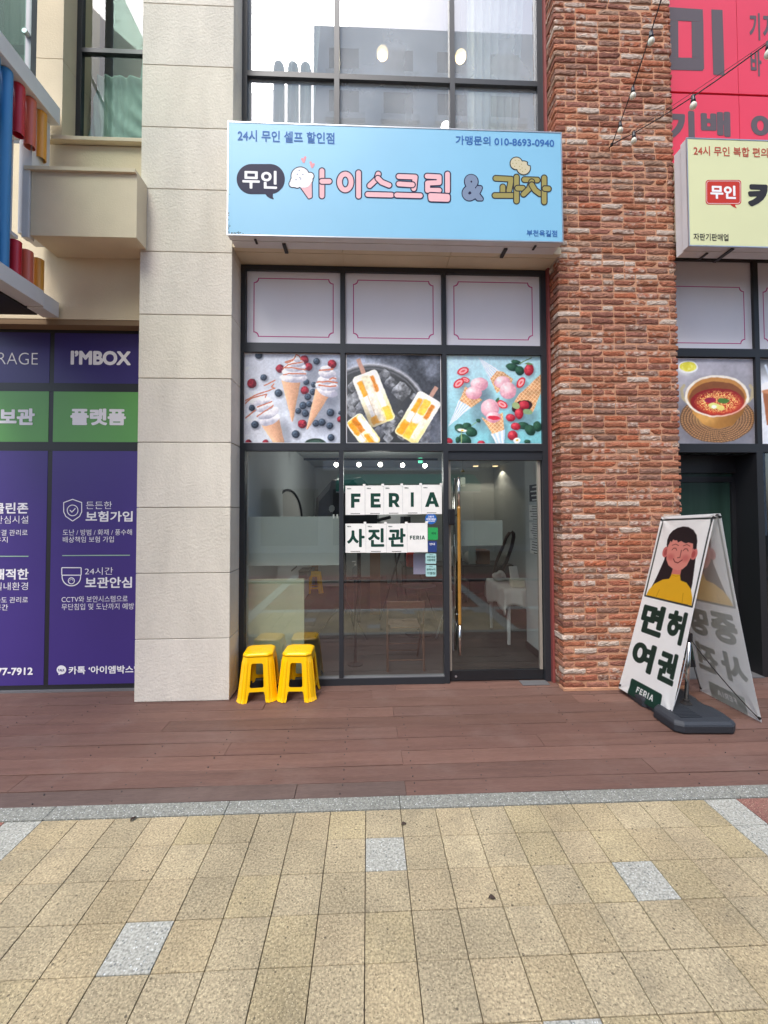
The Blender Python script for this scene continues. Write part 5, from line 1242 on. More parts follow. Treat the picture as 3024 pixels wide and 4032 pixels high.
    r = MB(); r.tube([hub, top-np.array((0, 0, .03))], .007, 8); r.tube([.5*(q['fTL']+q['bTL'])-np.array((0, 0, .01)), .5*(q['fTR']+q['bTR'])-np.array((0, 0, .01))], .006, 8); r.build('mast', MT['dark_metal'], t)
    for k, off in (('fBL', (.012, -.02, .03)), ('fBR', (.014, .018, .03)), ('bBR', (-.012, .02, .03)), ('bBL', (-.012, -.02, .03))):
        e = q[k]+np.array(off); mid = hub*.5+e*.5+np.array(((.03 if k[0] == 'f' else -.03), 0, -.015)); pts = [(1-u)**2*hub+2*u*(1-u)*mid+u*u*e for u in np.linspace(0, 1, 9)]
        MB().tube(pts, .0042, 8).build('cross_rod', MT['silver'] if k == 'fBR' else MT['dark_metal'], t, smooth=True)
    ey = MB()
    for k in q:
        n = n1 if k[0] == 'f' else n2; c = q[k]*.965+.035*.25*sum(q[x] for x in q if x[0] == k[0]); ey.tube([c-n*.006, c+n*.006], .012, 10)
    ey.build('eyelet_cap', MT['black'], t)
    # weighted base: two chamfered lobes either side of a waist
    def outline(z, g):
        P = [(2.375, .715), (2.43, .678), (2.80, .660), (2.855, .70), (2.875, .80), (2.875, .90), (2.845, .93), (2.84, 1.06), (2.87, 1.09), (2.87, 1.28), (2.82, 1.365), (2.48, 1.395), (2.40, 1.33), (2.395, 1.12), (2.425, 1.09), (2.425, .98), (2.37, .94)]
        c = np.array((2.63, 1.03)); return [tuple(c+(np.array(p)-c)*g)+(z,) for p in P]
    L = [(0.004, .975), (.012, .995), (.06, 1.0), (.072, .985), (.088, .93), (.098, .80), (.1, .5), (.1, .1)]; b = MB(); vs = []; fs = []; N = 17
    for z, g in L: vs += outline(z, g)
    for i in range(len(L)-1):
        for k in range(N): k2 = (k+1) % N; fs.append((i*N+k, i*N+k2, (i+1)*N+k2, (i+1)*N+k))
    fs += [tuple(reversed(range(N))), tuple(range((len(L)-1)*N, len(L)*N))]
    o = b.add(vs, fs).build('weighted_base', MT['base_plastic'], t)
    md = o.modifiers.new('bevel', 'BEVEL'); md.width = .006; md.segments = 2; md.limit_method = 'ANGLE'
    c = MB(); c.lathe([(.045, .098), (.045, .106), (.034, .108), (.034, .113), (.024, .115), (.024, .135), (.02, .137)], 2.672, .965, 20); c.build('pole_collar', MT['dark_metal'], t, smooth=False)
    c = MB(); c.lathe([(.026, .097), (.026, .106), (.01, .108)], 2.78, 1.22, 16); c.build('filler_cap', MT['black'], t)
    rb = MB()
    for k in range(9): y = .74+.022*k; rb.box(2.45, 2.62, y, y+.010, .0985, .1035)
    rb.build('base_ribs', MT['base_plastic'], t); rb = MB()
    for k in range(7): y = 1.16+.022*k; rb.box(2.5, 2.72, y, y+.010, .0985, .1035)
    rb.build('base_ribs', MT['base_plastic'], t)

# ================================================================== STRING LIGHTS
def string_lights():
    K = (2100, 0, 1.7955); A = at(548, 1030, 1, 1.44, K)
    runs = [('string of opal bulbs climbing steeply up the brick pillar', at(935, -110, 1, .35, K), [(846, 232), (728, 628), (640, 878)], None),
            ('string of opal bulbs crossing in front of the red cladding', at(1900, 120, 1, -.2, K), [(690, 905), (1102, 640), (1640, 275)], None)]
    for lb, E_, bulbs, _ in runs:
        t = thing('string_light', lb, 'string light', tuple(A), 'string lights tied to the brick pillar')
        n = 24; cab = MB(); thin = MB(); A2 = A+np.array((.0, -.012, 0))
        P = lambda u: A2+(E_-A2)*u-np.array((0, 0, .10))*4*u*(1-u)*.5
        pts = [P(u) for u in np.linspace(0, 1, n)]; cab.tube(pts, .0042, 8); cab.build('cable', MT['black'], t, smooth=True)
        thin.tube([p+np.array((.01, 0, .035*math.sin(math.pi*k/(n-1))+.006)) for k, p in enumerate(pts)], .0018, 6); thin.build('steel_wire', MT['dark_metal'], t, smooth=True)
        for bx, by in bulbs:
            # parameter on the cable nearest to the bulb seen in the photo
            us = np.linspace(0, 1, 400); pp = np.array([to_px(P(u), K) for u in us]); u = us[np.argmin((pp[:, 0]-bx)**2+(pp[:, 1]-by)**2)]; c = P(u)
            s = MB(); s.lathe([(.006, c[2]+.012), (.013, c[2]+.008), (.014, c[2]-.02), (.017, c[2]-.03), (.017, c[2]-.045)], c[0], c[1], 12); so_ = s.build('socket', MT['black'], t, smooth=True)
            b = MB(); prof = [(.012, -.045)]+[(.024*math.sin(a)**.8, -.045-.052*(1-math.cos(a))/2*1.0-.002) for a in np.linspace(.5, math.pi-.05, 9)]
            b.lathe([(r, c[2]+z) for r, z in prof], c[0], c[1], 14); b.build('bulb', MT['bulb'], so_, smooth=True)
        k = MB(); k.tube([A+np.array((0, .03, -.0)), A+np.array((0, -.02, 0))], .005, 8); k.tube([A+np.array((0, -.012, -.012)), A+np.array((0.002, -.012, .012))], .012, 10); k.build('anchor', MT['dark_metal'], t)

# ================================================================== COLOURED TUBE SCREEN AND RAILING ON THE LEFT
def tube_screen():
    t = thing('tube_screen', 'white framed screen of blue, red, salmon and orange metal tubes at the upper left', 'facade screen', (-3.0, .6, 3.5))
    for q in ((-3.06, -2.90, -1.2, 1.515, 5.385, 5.552), (-3.06, -2.90, -1.2, 1.36, 3.57, 3.71), (-3.05, -2.905, 1.365, 1.552, 3.555, 3.70)): MB().box(*q, ch=.004).build('channel', MT['white_alu'], t)
    bp = MB(); bp.box(-3.12, -3.09, -1.2, 1.24, 3.72, 5.38); o = bp.build('back_panel', mat('light_grey_panel', S(206, 206, 204), .5), t)
    un = MB(); un.box(-3.9, -3.062, -1.2, 1.5, 3.555, 3.6); un.build('underside', MT['charcoal'], t)
    st = MB(); st.box(-3.005, -2.945, 1.235, 1.30, 4.12, 4.765, ch=.003); st.box(-3.09, -2.98, 1.30, 1.50, 4.2, 5.38); st.build('end_post', MT['white_alu'], t)
    tl = MB()
    for z in (4.97, 4.09, 3.98): tl.box(-3.09, -3.02, -1.2, 1.22, z, z+.03)
    tl.build('tie_rail', MT['white_alu'], t)
    K = (0, 0, 1.728); X = -2.975; order = ['tube_orange', 'tube_salmon', 'tube_red', 'tube_blue']
    zb = [at(280, 1092, 0, X, K)[2], at(208, 1008, 0, X, K)[2], at(128, 925, 0, X, K)[2]]; zt = [at(262, 1768, 0, X, K)[2], at(182, 1708, 0, X, K)[2], at(105, 1643, 0, X, K)[2]]
    ys = [at(280, 850, 0, X, K)[1], at(207, 760, 0, X, K)[1], at(128, 680, 0, X, K)[1], at(43, 600, 0, X, K)[1]]; dy = (ys[0]-ys[3])/3
    for k in range(16):
        y = ys[0]-dy*k; nm = order[k % 4] if k < 4 else ['tube_blue', 'tube_salmon', 'tube_orange', 'tube_red'][k % 4]
        def tb(z0, z1):
            m = MB(); r, ri, N = .043, .038, 20; vs = []; fs = []
            for rr, z in ((ri, z0), (r, z0), (r, z1), (ri, z1)):
                for i in range(N): a = 2*math.pi*i/N; vs.append((X+rr*math.cos(a), y+rr*math.sin(a), z))
            for q in range(4):
                for i in range(N): j = (i+1) % N; b, c = q*N, ((q+1) % 4)*N; fs.append((b+i, b+j, c+j, c+i))
            o = m.add(vs, fs).build('tube', MT[nm], t, smooth=True); md = o.modifiers.new('e', 'EDGE_SPLIT'); md.split_angle = R(40)
        if k % 4 == 3: tb(3.715, 5.38)
        else: tb(zb[k % 4], 5.38); tb(3.715, zt[k % 4])
    g = thing('glass_railing', 'green tinted glass balustrade with a steel post above the tube screen', 'railing', (-2.95, .6, 5.55))
    pm = MB(); py = at(215, 250, 0, -2.95, K)[1]; pm.box(-2.985, -2.93, py-.03, py+.03, 5.556, 8.2); pm.build('post', MT['sill'], g)
    for z in (5.9, 6.36):
        c = MB(); c.tube([(-2.957, py-.03, z), (-2.957, py-.07, z)], .022, 12); c.build('clamp', MT['silver'], g)
    MB().box(-2.962, -2.952, -1.2, py-.06, 5.60, 8.0).build('pane', MT['glass_rail'], g)
    b = MB(); b.tube([(-2.99, py, 6.35), (-3.3, py-.1, 7.0)], .02, 10); b.build('brace', MT['silver'], g)
    d = thing('balcony_room', 'dark glazed balcony opening behind the glass railing', 'window', (-3.4, 1.89, 5.3)); 
    MB().box(-6, -3.21, 1.862, 1.895, 5.3, 8.6).build('pane', mat('dark_window', S(56, 60, 58), .2), d)
    MB().box(-3.26, -3.2, 1.84, 1.861, 5.3, 8.6).box(-6, -3.26, 1.84, 1.861, 7.2, 7.3).build('frame', MT['tan2'], d)

# ================================================================== INSIDE THE SHOP
def interior():
    B = bpy.data.objects['building']; r = MB()
    r.box(-1.26, -1.2, 1.80, 7.4, .02, 2.79); r.box(3.0, 3.06, 2.65, 7.4, .02, 2.79); r.box(2.03, 3.06, 2.6, 2.65, .02, 2.79); r.box(1.98, 2.03, 1.80, 2.65, .02, 2.79)
    r.box(-1.2, 3.0, 7.2, 7.25, .02, 2.79); r.box(-1.26, 3.06, 1.78, 7.25, 2.72, 2.79); r.box(-1.2, 1.98, 1.775, 1.80, 2.40, 2.72); r.box(.1, .16, 3.9, 7.2, .02, 2.72) if False else None
    r.build('room_walls', MT['white_wall'], B)
    MB().box(-1.26, 3.06, 1.77, 7.3, -.03, .016).build('room_floor', MT['room_floor'], B)
    sk = MB().box(1.965, 1.9795, 1.80, 2.66, .017, .10); sk.build('skirting', MT['dark_metal'], B)
    # boards standing and taped behind the glass
    K = (940, 1760, 1.975); u0, v0, u1, v1 = pbox(K, 76, 541, 788, 921, 1.775)
    t = thing('backing_board', 'grey translucent board taped inside the left window', 'board', ((u0+u1)/2, 1.8, v0)); MB().box(u0, u1, 1.772, 1.778, v0, v1).build('sheet', MT['grey_board'], t)
    tp = MB()
    for x in (738, 766): a = at(x, 530, 1, 1.77, K); tp.box(a[0]-.008, a[0]+.008, 1.7685, 1.7715, v1-.02, v1+.02)
    tp.build('tape', MT['paper'], t)
    K5 = (940, 2200, 1.975); a = at(66, 158, 1, 1.81, K5); b = at(510, 158, 1, 1.81, K5)
    t = thing('backing_board', 'pale green board standing on the floor behind the two yellow stools', 'board', ((a[0]+b[0])/2, 1.81, .017)); MB().box(a[0], b[0], 1.805, 1.815, .017, a[2], ch=.002).build('sheet', MT['green_board'], t)
    K6 = (1740, 1780, 2.4045); u0, v0, u1, v1 = pbox(K6, 125, 648, 573, 885, 1.80)
    t = thing('backing_board', 'white sheet taped up inside the glass door', 'board', ((u0+u1)/2, 1.8, v0)); MB().box(u0, u1, 1.797, 1.803, v0, v1).build('sheet', MT['grey_board'], t)
    # spot rail with five round lamps
    t = thing('spot_rail', 'ceiling rail of small round lamps, all lit', 'ceiling lamp', (0, 4, 2.7)); Y = 4.0; pts = [at(x, y, 1, Y, K) for x, y in ((758, 138), (934, 137), (1101, 136), (1274, 142), (1448, 146))]
    MB().box(pts[0][0]-.5, pts[-1][0]+.2, Y-.02, Y+.02, pts[0][2]+.07, pts[0][2]+.10).build('rail', MT['black'], t)
    for p in pts:
        c = MB(); c.tube([(p[0], Y, pts[0][2]+.069), (p[0], Y, p[2]+.03)], .012, 8); h = c.build('spot_stem', MT['black'], t)
        l = MB(); l.lathe([(.002, p[2]-.035)]+[(.035*math.sin(x), p[2]-.035*math.cos(x)) for x in np.linspace(.3, 2.84, 8)], p[0], Y, 14); l.build('bulb', MT['lamp'], h, smooth=True)
    pl = bpy.data.lights.new('rail_light', 'POINT'); pl.energy = 9; pl.shadow_soft_size = .15; pl.color = (1, .985, .96); po = bpy.data.objects.new('rail_light', pl); po.location = (.2, 4.0, 2.25); C.objects.link(po)
    for k, (x, lb) in enumerate(((320, 'left warm downlight in the shop ceiling'), (505, 'right warm downlight in the shop ceiling'))):
        p = at(x, 132, 1, 6.6, K6); t = thing('downlight', lb, 'ceiling lamp', tuple(p), 'warm ceiling downlights'); MB().lathe([(.07, 2.719), (.07, 2.70), (.062, 2.698)], p[0], 6.6, 18).build('trim', MT['white_alu'], t)
        MB().lathe([(.06, 2.697), (.058, 2.685), (.03, 2.68)], p[0], 6.6, 18).build('lamp', MT['warm_lamp'], t)
        pl = bpy.data.lights.new('downlight_glow', 'SPOT'); pl.energy = 3.5; pl.spot_size = R(130); pl.color = (1, .86, .68); po = bpy.data.objects.new('downlight_glow', pl); po.location = (p[0], 6.6, 2.66); C.objects.link(po)
    # exit sign
    u0, v0, u1, v1 = pbox(K, 1397, 84, 1430, 124, 4.6); t = thing('exit_sign', 'small green glowing exit sign under the shop ceiling', 'exit sign', ((u0+u1)/2, 4.6, v0)); MB().box(u0, u1, 4.6, 4.64, v0, v1, ch=.004).build('sign_box_case', MT['exit_glow'], t)
    # shelf wall niche
    t = thing('partition_wall', 'white half height partition with a dark opening above', 'partition', (-.5, 6.95, 0)); a = at(500, 341, 1, 6.95, K)
    m = MB(); m.box(-1.19, a[0], 6.95, 7.05, .017, 2.71); m.box(a[0], .3, 6.95, 7.05, .017, a[2]); m.build('wall', MT['white_wall'], t); MB().box(a[0], .3, 6.97, 7.03, a[2]+.55, 2.71).build('bulkhead', MT['dark_room'], t)
    # black umbrella softbox
    c = at(760, 455, 1, 3.3, K); t = thing('softbox', 'large black umbrella softbox on a stand behind the window', 'studio light', (c[0]+.1, 3.3, 0)); m = MB(); n = 8; rings = [(.52, -.05), (.45, .12), (.28, .26), (.05, .33)]; vs = []; fs = []
    ax = np.array((-.45, -.8, .1)); ax = ax/np.linalg.norm(ax); e1 = np.cross(ax, (0, 0, 1)); e1 /= np.linalg.norm(e1); e2 = np.cross(e1, ax); cc = np.array((c[0]+.12, 3.3, c[2]-.08))
    for rr, d in rings:
        for k in range(n): th = 2*math.pi*(k+.5)/n; vs.append(cc+e1*rr*math.cos(th)+e2*rr*math.sin(th)+ax*d)
    for q in range(3):
        for k in range(n): k2 = (k+1) % n; fs.append((q*n+k, q*n+k2, (q+1)*n+k2, (q+1)*n+k))
    m.add(vs, fs).build('canopy', MT['black'], t, solid=.004)
    MB().tube([cc, (cc[0], cc[1], .3)], .014, 8).tube([(cc[0], cc[1], .5), (cc[0]-.4, cc[1]-.1, .02)], .01, 6).tube([(cc[0], cc[1], .5), (cc[0]+.3, cc[1]-.25, .02)], .01, 6).tube([(cc[0], cc[1], .5), (cc[0]+.1, cc[1]+.4, .02)], .01, 6).build('stand', MT['black'], t)
    # reflector disc
    c = at(384, 560, 1, 3.6, K); t = thing('reflector_disc', 'round white reflector with a black rim leaning inside', 'reflector', (c[0], 3.6, c[2]-.4)); m = MB(); d = MB(); N = 36
    E_ = [(c[0]+.16*math.cos(a), 3.6+.22*math.cos(a), c[2]+.42*math.sin(a)) for a in np.linspace(0, 2*math.pi, N+1)]
    m.tube(E_, .018, 8, caps=False); m.build('rim', MT['black'], t, smooth=True); d.add([(x, y+.004, z) for x, y, z in E_[:-1]], [tuple(range(N))]); d.build('fabric', MT['cloth'], t, solid=.003)
    # camera tripod
    c = at(1112, 22, 2, .0, (940, 2200, 1.975)); t = thing('tripod', 'black camera tripod standing inside the middle window', 'tripod', (.35, 4.2, 0)); tx_, ty = .62, 4.2
    m = MB(); m.tube([(tx_, ty, 1.5), (tx_, ty, .9)], .018, 8); m.box(tx_-.08, tx_+.08, ty-.05, ty+.05, 1.5, 1.62, ch=.01); m.build('head', MT['black'], t)
    for dx, dy in ((-.42, -.2), (.45, -.25), (.05, .45)): MB().tube([(tx_, ty, 1.35), (tx_+dx, ty+dy, .02)], [.02, .012], 8).build('leg', MT['black'], t)
    m = thing('light_stand', 'black light stand with a boom just behind the window mullion', 'studio light', (-.12, 3.9, 0)); k = MB(); k.tube([(-.12, 3.9, .02), (-.12, 3.9, 1.6)], .03, 10); k.tube([(-.12, 3.9, 1.5), (.35, 3.7, 1.62)], .025, 8); k.tube([(-.12, 3.9, 1.5), (-.5, 3.8, 1.35)], .03, 8); k.build('stand', MT['black'], m)
    k = MB(); k.box(-.62, -.4, 3.7, 3.9, 1.22, 1.36, ch=.02); k.build('lamp_head', MT['black'], m)
    k = thing('cardboard_tube', 'tall brown cardboard post beside the light stand', 'cardboard', (.13, 4.4, 0)); MB().box(.05, .22, 4.35, 4.48, .02, 1.35, ch=.006).build('post', MT['cardboard'], k)
    # low black desk and dark sofa
    u0, v0, u1, v1 = pbox((940, 2200, 1.975), 122, 88, 410, 158, 4.2)
    t = thing('studio_desk', 'long low dark desk inside the left window', 'desk', ((u0+u1)/2, 4.4, 0)); MB().box(u0, u1, 4.2, 4.7, v1-.03, v1).build('desktop', MT['black'], t); MB().box(u0+.02, u1-.02, 4.21, 4.24, v0, v1-.031).build('front_board', MT['black'], t)
    for x in (u0+.03, u1-.03): MB().box(x-.02, x+.02, 4.25, 4.65, .017, v1-.031).build('leg', MT['black'], t)
    t = thing('display_crate', 'dark crate with things on it behind the middle of the glass', 'crate', (-.2, 4.9, 0)); MB().box(-.4, .35, 4.7, 5.2, .02, .5, ch=.01).build('crate_body', MT['wood'], t)
    # folding chair of dark wood
    t = thing('folding_chair', 'dark slatted wooden folding chair facing into the shop', 'chair', (.415, 2.15, .017)); x0, x1 = .222, .608
    for x in (x0, x1):
        MB().tube([(x, 1.97, .018), (x, 2.03, .46), (x, 1.93, .77)], .013, 8).build('leg', MT['wood'], t); MB().tube([(x+(.018 if x == x0 else -.018), 2.42, .018), (x+(.018 if x == x0 else -.018), 1.98, .52)], .012, 8).build('leg', MT['wood'], t)
    m = MB()
    for k in range(7): m.box(x0+.03, x1-.03, 2.03+.05*k, 2.07+.05*k, .452, .468, ch=.003)
    m.build('seat', MT['wood'], t); m = MB(); m.box(x0-.005, x1+.005, 1.925, 1.945, .68, .765, ch=.006); m.build('backrest', MT['wood'], t)
    m = MB().tube([(x0, 1.985, .13), (x1, 1.985, .13)], .008, 8).tube([(x0+.02, 2.34, .115), (x1-.02, 2.34, .115)], .008, 8).tube([(x0+.02, 2.25, .22), (x1-.02, 2.25, .22)], .008, 8); m.build('stretcher', MT['wood'], t)
    # round side table with pump bottle and leaflets
    t = thing('side_table', 'small round black table inside the middle window', 'table', (.66, 3.3, 0)); MB().lathe([(.23, .66), (.235, .668), (.23, .676)], .72, 3.3, 28).build('tabletop', MT['black'], t); MB().lathe([(.2, .017), (.19, .03), (.03, .05), (.022, .08), (.022, .655)], .72, 3.3, 24).build('leg', MT['black'], t)
    t = thing('pump_bottle', 'clear pump bottle standing just inside the glass', 'bottle', (-.22, 2.3, .0)); p = at(905, 150, 1, 2.2, (940, 2200, 1.975)); q = at(905, 20, 1, 2.2, (940, 2200, 1.975)); h = q[2]-p[2]
    MB().lathe([(.03, p[2]), (.034, p[2]+.01), (.034, p[2]+h*.6), (.012, p[2]+h*.72), (.012, p[2]+h*.75)], p[0], 2.2, 18).build('body', MT['bottle'], t, smooth=True); m = MB(); m.lathe([(.014, p[2]+h*.75), (.014, p[2]+h*.82), (.005, p[2]+h*.84), (.005, p[2]+h*.95)], p[0], 2.2, 12); m.box(p[0]-.03, p[0]+.01, 2.19, 2.21, p[2]+h*.95, p[2]+h, ch=.002); m.build('pump', MT['white_alu'], t)
    s = thing('bottle_stand', 'slim dark stand carrying the pump bottle', 'stand', (p[0], 2.2, 0)); MB().lathe([(.09, .017), (.085, .03), (.02, .04), (.016, .06), (.016, p[2]-.012), (.07, p[2]-.01), (.07, p[2]-.001)], p[0], 2.2, 18).build('column', MT['black'], s)
    t = thing('leaflet_stand', 'lilac leaflets standing behind the teal notices', 'leaflets', (.62, 1.84, 1.2)); u0, v0, u1, v1 = pbox(K, 1358, 828, 1462, 989, 1.84); MB().box(u0, u1, 1.838, 1.842, v0, v1).build('leaflet', MT['lilac'], t)
    # dressing table under a white cloth
    t = thing('side_table', 'white legged table inside the glass door', 'table', (2.3, 3.15, 0)); MB().box(1.76, 2.85, 2.74, 3.56, .69, .72).build('tabletop', MT['white_alu'], t)
    for x, y in ((1.80, 2.78), (1.80, 3.52), (2.8, 2.78), (2.8, 3.52)): MB().tube([(x, y, .018), (x, y, .689)], [.022, .028], 12).build('leg', MT['white_alu'], t)
    m = MB(); vs = []; fs = []; nx, ny = 44, 34
    for i in range(ny+1):
        for j in range(nx+1):
            u, v = j/nx, i/ny; x = 1.50+1.4*u; y = 2.52+1.24*v; ox = max(1.745-x, 0); oy = max(2.725-y, 0); oy2 = max(y-3.575, 0); z = .727
            d = max(ox, oy, oy2); z -= min(d, .33)*1.15*(1+.15*math.sin(14*x+9*y)); x2 = max(x, 1.745-.012*(1+math.sin(26*y))*(ox > 0)-.03*min(ox, .1)*8*0); y2 = min(max(y, 2.725-.012*(1+math.sin(30*x))*(oy > 0)), 3.575)
            if ox > 0 and oy > 0: k = min(ox, oy); x2 -= .10*k; y2 -= .15*k; z -= .10*k
            vs.append((x2, y2, z))
    for i in range(ny):
        for j in range(nx): a = i*(nx+1)+j; fs.append((a, a+1, a+nx+2, a+nx+1))
    o = m.add(vs, fs).build('tablecloth', MT['cloth'], smooth=True, solid=.002); tag(o, 'creased white cloth draped over the white legged table', 'tablecloth')
    t = thing('tissue_box', 'small cream box on the white tablecloth', 'box', (1.95, 2.86, .73)); MB().box(1.86, 2.02, 2.8, 2.92, .732, .83, ch=.006).build('carton', MT['bulb'], t)
    t = thing('phone_holder', 'slanted white phone holder on the tablecloth', 'holder', (1.95, 3.0, .73)); MB().prism([(2.98, .732), (3.06, .735), (3.13, .95), (3.10, .96)], 0, 1.93, 2.03).build('stand', MT['paper'], t); MB().box(1.9, 2.06, 2.97, 3.08, .731, .7325).build('foot', MT['black'], t)
    t = thing('cloth_bundle', 'crumpled white cloth on the table behind the holder', 'cloth', (1.85, 3.3, .73)); m = MB(); bm = bmesh.new(); bmesh.ops.create_icosphere(bm, subdivisions=3, radius=.13)
    for v in bm.verts: n = .75+.5*math.sin(23*v.co.x+5*v.co.z)*math.sin(19*v.co.y); v.co = Vector((1.85+v.co.x*n, 3.3+v.co.y*n, .79+max(v.co.z, -.055)*n*.6))
    m.bm(bm); m.build('fabric', MT['cloth'], t, smooth=True)
    # standing mirror frame, cardboard box, things on the floor
    t = thing('standing_mirror', 'tall mirror with a rounded brown wooden frame leaning over the table', 'mirror', (1.9, 3.9, 0)); m = MB(); pts = [at(x, y, 1, 4.0-.0006*(1200-y), K6) for x, y in ((478, 1210), (515, 1040), (575, 900), (612, 805), (640, 765), (664, 756), (680, 772), (682, 806), (662, 900), (620, 1020), (572, 1130), (545, 1210))]
    m.tube(pts, .024, 8); m.build('mirror_frame', MT['wood'], t, smooth=True); MB().add([p+np.array((0, .012, 0)) for p in pts], [tuple(range(len(pts)))]).build('mirror_glass', MT['steel'], t, solid=.004)
    t = thing('cardboard_box', 'brown cardboard box on the counter at the back of the shop', 'box', (1.9, 6.2, .9)); u0, v0, u1, v1 = pbox(K6, 332, 932, 455, 1062, 6.0); MB().box(u0, u1, 6.0, 6.4, v0, v1, ch=.004).build('carton', MT['cardboard'], t); zb = v0
    t = thing('counter', 'long dark counter across the back of the shop', 'counter', (1.6, 6.3, 0)); MB().box(.75, 2.95, 5.9, 6.6, .017, zb-.03).build('counter_body', MT['dark_room'], t); MB().box(.72, 2.97, 5.87, 6.63, zb-.029, zb-.001).build('counter_top', MT['black'], t)
    t = thing('cushion', 'round pale cushion on the dark counter', 'cushion', (2.2, 5.98, zb)); m = MB(); m.lathe([(.02, zb)]+[(.15*math.sin(a), zb+.13-.13*math.cos(a)) for a in np.linspace(.4, 2.9, 9)], 2.15, 6.12, 18); m.build('cover', MT['cloth'], t, smooth=True)
    def simple(name, label, cat, K_, px, Y, d, m, ch=.006):
        u0, v0, u1, v1 = pbox(K_, *px, Y); t = thing(name, label, cat, ((u0+u1)/2, Y+d/2, v0)); MB().box(u0, u1, Y, Y+d, v0, v1, ch=ch).build('body', MT[m], t); return u0, v0, u1, v1, t
    K5 = (940, 2200, 1.975)
    simple('white_panel', 'white panel leaning behind the dark desk in the left window', 'board', K5, (400, 52, 486, 158), 5.4, .03, 'white_alu')
    u0, v0, u1, v1, t = simple('storage_bin', 'grey storage bin left of the small yellow stool indoors', 'bin', K5, (420, 106, 538, 160), 4.9, .4, 'sill', .02); MB().box(u0-.02, u1+.02, 4.88, 5.32, v1+.001, v1+.03, ch=.006).build('lid', MT['dark_metal'], t)
    u0, v0, u1, v1 = pbox(K5, 508, 50, 612, 106, 6.6); t = thing('wooden_stool', 'brown wooden stool behind the small yellow stool indoors', 'stool', ((u0+u1)/2, 6.7, .017)); MB().box(u0, u1, 6.55, 6.85, v1-.04, v1, ch=.008).build('seat', MT['lightwood'], t)
    for x in (u0+.03, u1-.03):
        for y in (6.58, 6.82): MB().box(x-.02, x+.02, y-.02, y+.02, .017, v1-.0405).build('leg', MT['lightwood'], t)
    u0, v0, u1, v1 = pbox(K6, 80, 1010, 246, 1220, 5.2); t = thing('armchair', 'black padded armchair behind the door handle', 'armchair', ((u0+u1)/2, 5.5, .017)); MB().box(u0, u1, 5.6, 5.8, .2, v1, ch=.05).build('backrest', MT['black'], t); MB().box(u0, u1, 5.1, 5.595, .2, .45, ch=.05).build('seat', MT['black'], t)
    for x in (u0+.05, u1-.05): MB().box(x-.025, x+.025, 5.2, 5.25, .017, .199).build('leg', MT['black'], t)
    simple('mint_panel', 'pale mint panel standing beside the cardboard box', 'board', K6, (252, 884, 320, 1062), 5.84, .02, 'curtain')
    bm = bmesh.new(); bmesh.ops.create_icosphere(bm, subdivisions=3, radius=.2); q = at(118, 965, 1, 5.4, K6)
    for v in bm.verts: n = .8+.4*math.sin(17*v.co.x+4*v.co.z)*math.sin(15*v.co.y+9*v.co.z); v.co = Vector((q[0]+v.co.x*n, 5.4+v.co.y*n*.7, q[2]+v.co.z*n))
    o = MB().bm(bm).build('plastic_bag', MT['paper'], smooth=True); tag(o, 'crumpled white plastic bag on the black armchair', 'bag')
    simple('red_bag', 'red cloth bag hanging behind the lilac leaflets', 'bag', K, (1306, 822, 1372, 938), 3.9, .12, 'red_ink', .03)
    a, b = at(128, 40, 1, 2.3, K), at(128, 208, 1, 2.3, K); t = thing('hanging_strap', 'dark strap hanging from the ceiling at the left of the window', 'strap', tuple(a)); MB().box(a[0]-.012, a[0]+.012, 2.297, 2.303, b[2], 2.715).build('strap', MT['dark_metal'], t)
    c = at(1200, 540, 1, 5.0, K); t = thing('studio_lamp', 'round white studio lamp between the two rows of sheets', 'studio light', tuple(c)); m = MB(); N = 24; m.add([(c[0]+.26*math.cos(2*math.pi*k/N), 5.0, c[2]+.2*math.sin(2*math.pi*k/N)) for k in range(N)], [tuple(range(N))]); m.build('diffuser', MT['white_alu'], t, solid=.02); MB().tube([(c[0], 5.03, c[2]), (c[0]+.1, 5.1, .02)], .015, 8).build('stand', MT['black'], t)
    # notices on the walls
    def notice(label, px, Y, rows, x=None):
        u0, v0, u1, v1 = pbox(K6, *px, Y); t = thing('wall_notice', label, 'notice', ((u0+u1)/2, Y, v0), 'notices on the shop walls'); MB().box(u0, u1, Y-.002, Y, v0, v1).build('sheet', MT['paper'], t); m = MB(); n = rows
        for k in range(n):
            z = v1-(v1-v0)*(k+.6)/n
            for c in range(3): a = u0+(u1-u0)*(.06+.32*c); m.box(a, a+(u1-u0)*rng.uniform(.14, .27), Y-.0035, Y-.0022, z-(v1-v0)*.16/n, z+(v1-v0)*.16/n)
        m.build('print', MT['dark_metal'], t)
    notice('white notices of small print on the back wall', (648, 512, 782, 684), 7.19, 9)
    def side_notice(label, y0, y1, z0, z1, rows, m0='paper', mi='dark_metal'):
        t = thing('wall_notice', label, 'notice', (1.978, (y0+y1)/2, z0), 'notices on the shop walls'); MB().box(1.976, 1.979, y0, y1, z0, z1).build('sheet', MT[m0], t); m = MB()
        for k in range(rows): z = z1-(z1-z0)*(k+.6)/rows; m.box(1.9745, 1.9755, y0+.02, y0+(y1-y0)*rng.uniform(.5, .92), z-(z1-z0)*.16/rows, z+(z1-z0)*.16/rows)
        m.build('print', MT[mi], t)
    side_notice('dark poster high on the side wall by the door', 2.25, 2.5, 1.82, 2.02, 4, 'charcoal', 'paper')
    side_notice('upper white price list on the side wall by the door', 2.24, 2.52, 1.60, 1.78, 6); side_notice('middle white price list on the side wall by the door', 2.24, 2.52, 1.38, 1.57, 7); side_notice('lower white price list on the side wall by the door', 2.24, 2.5, 1.2, 1.36, 5)
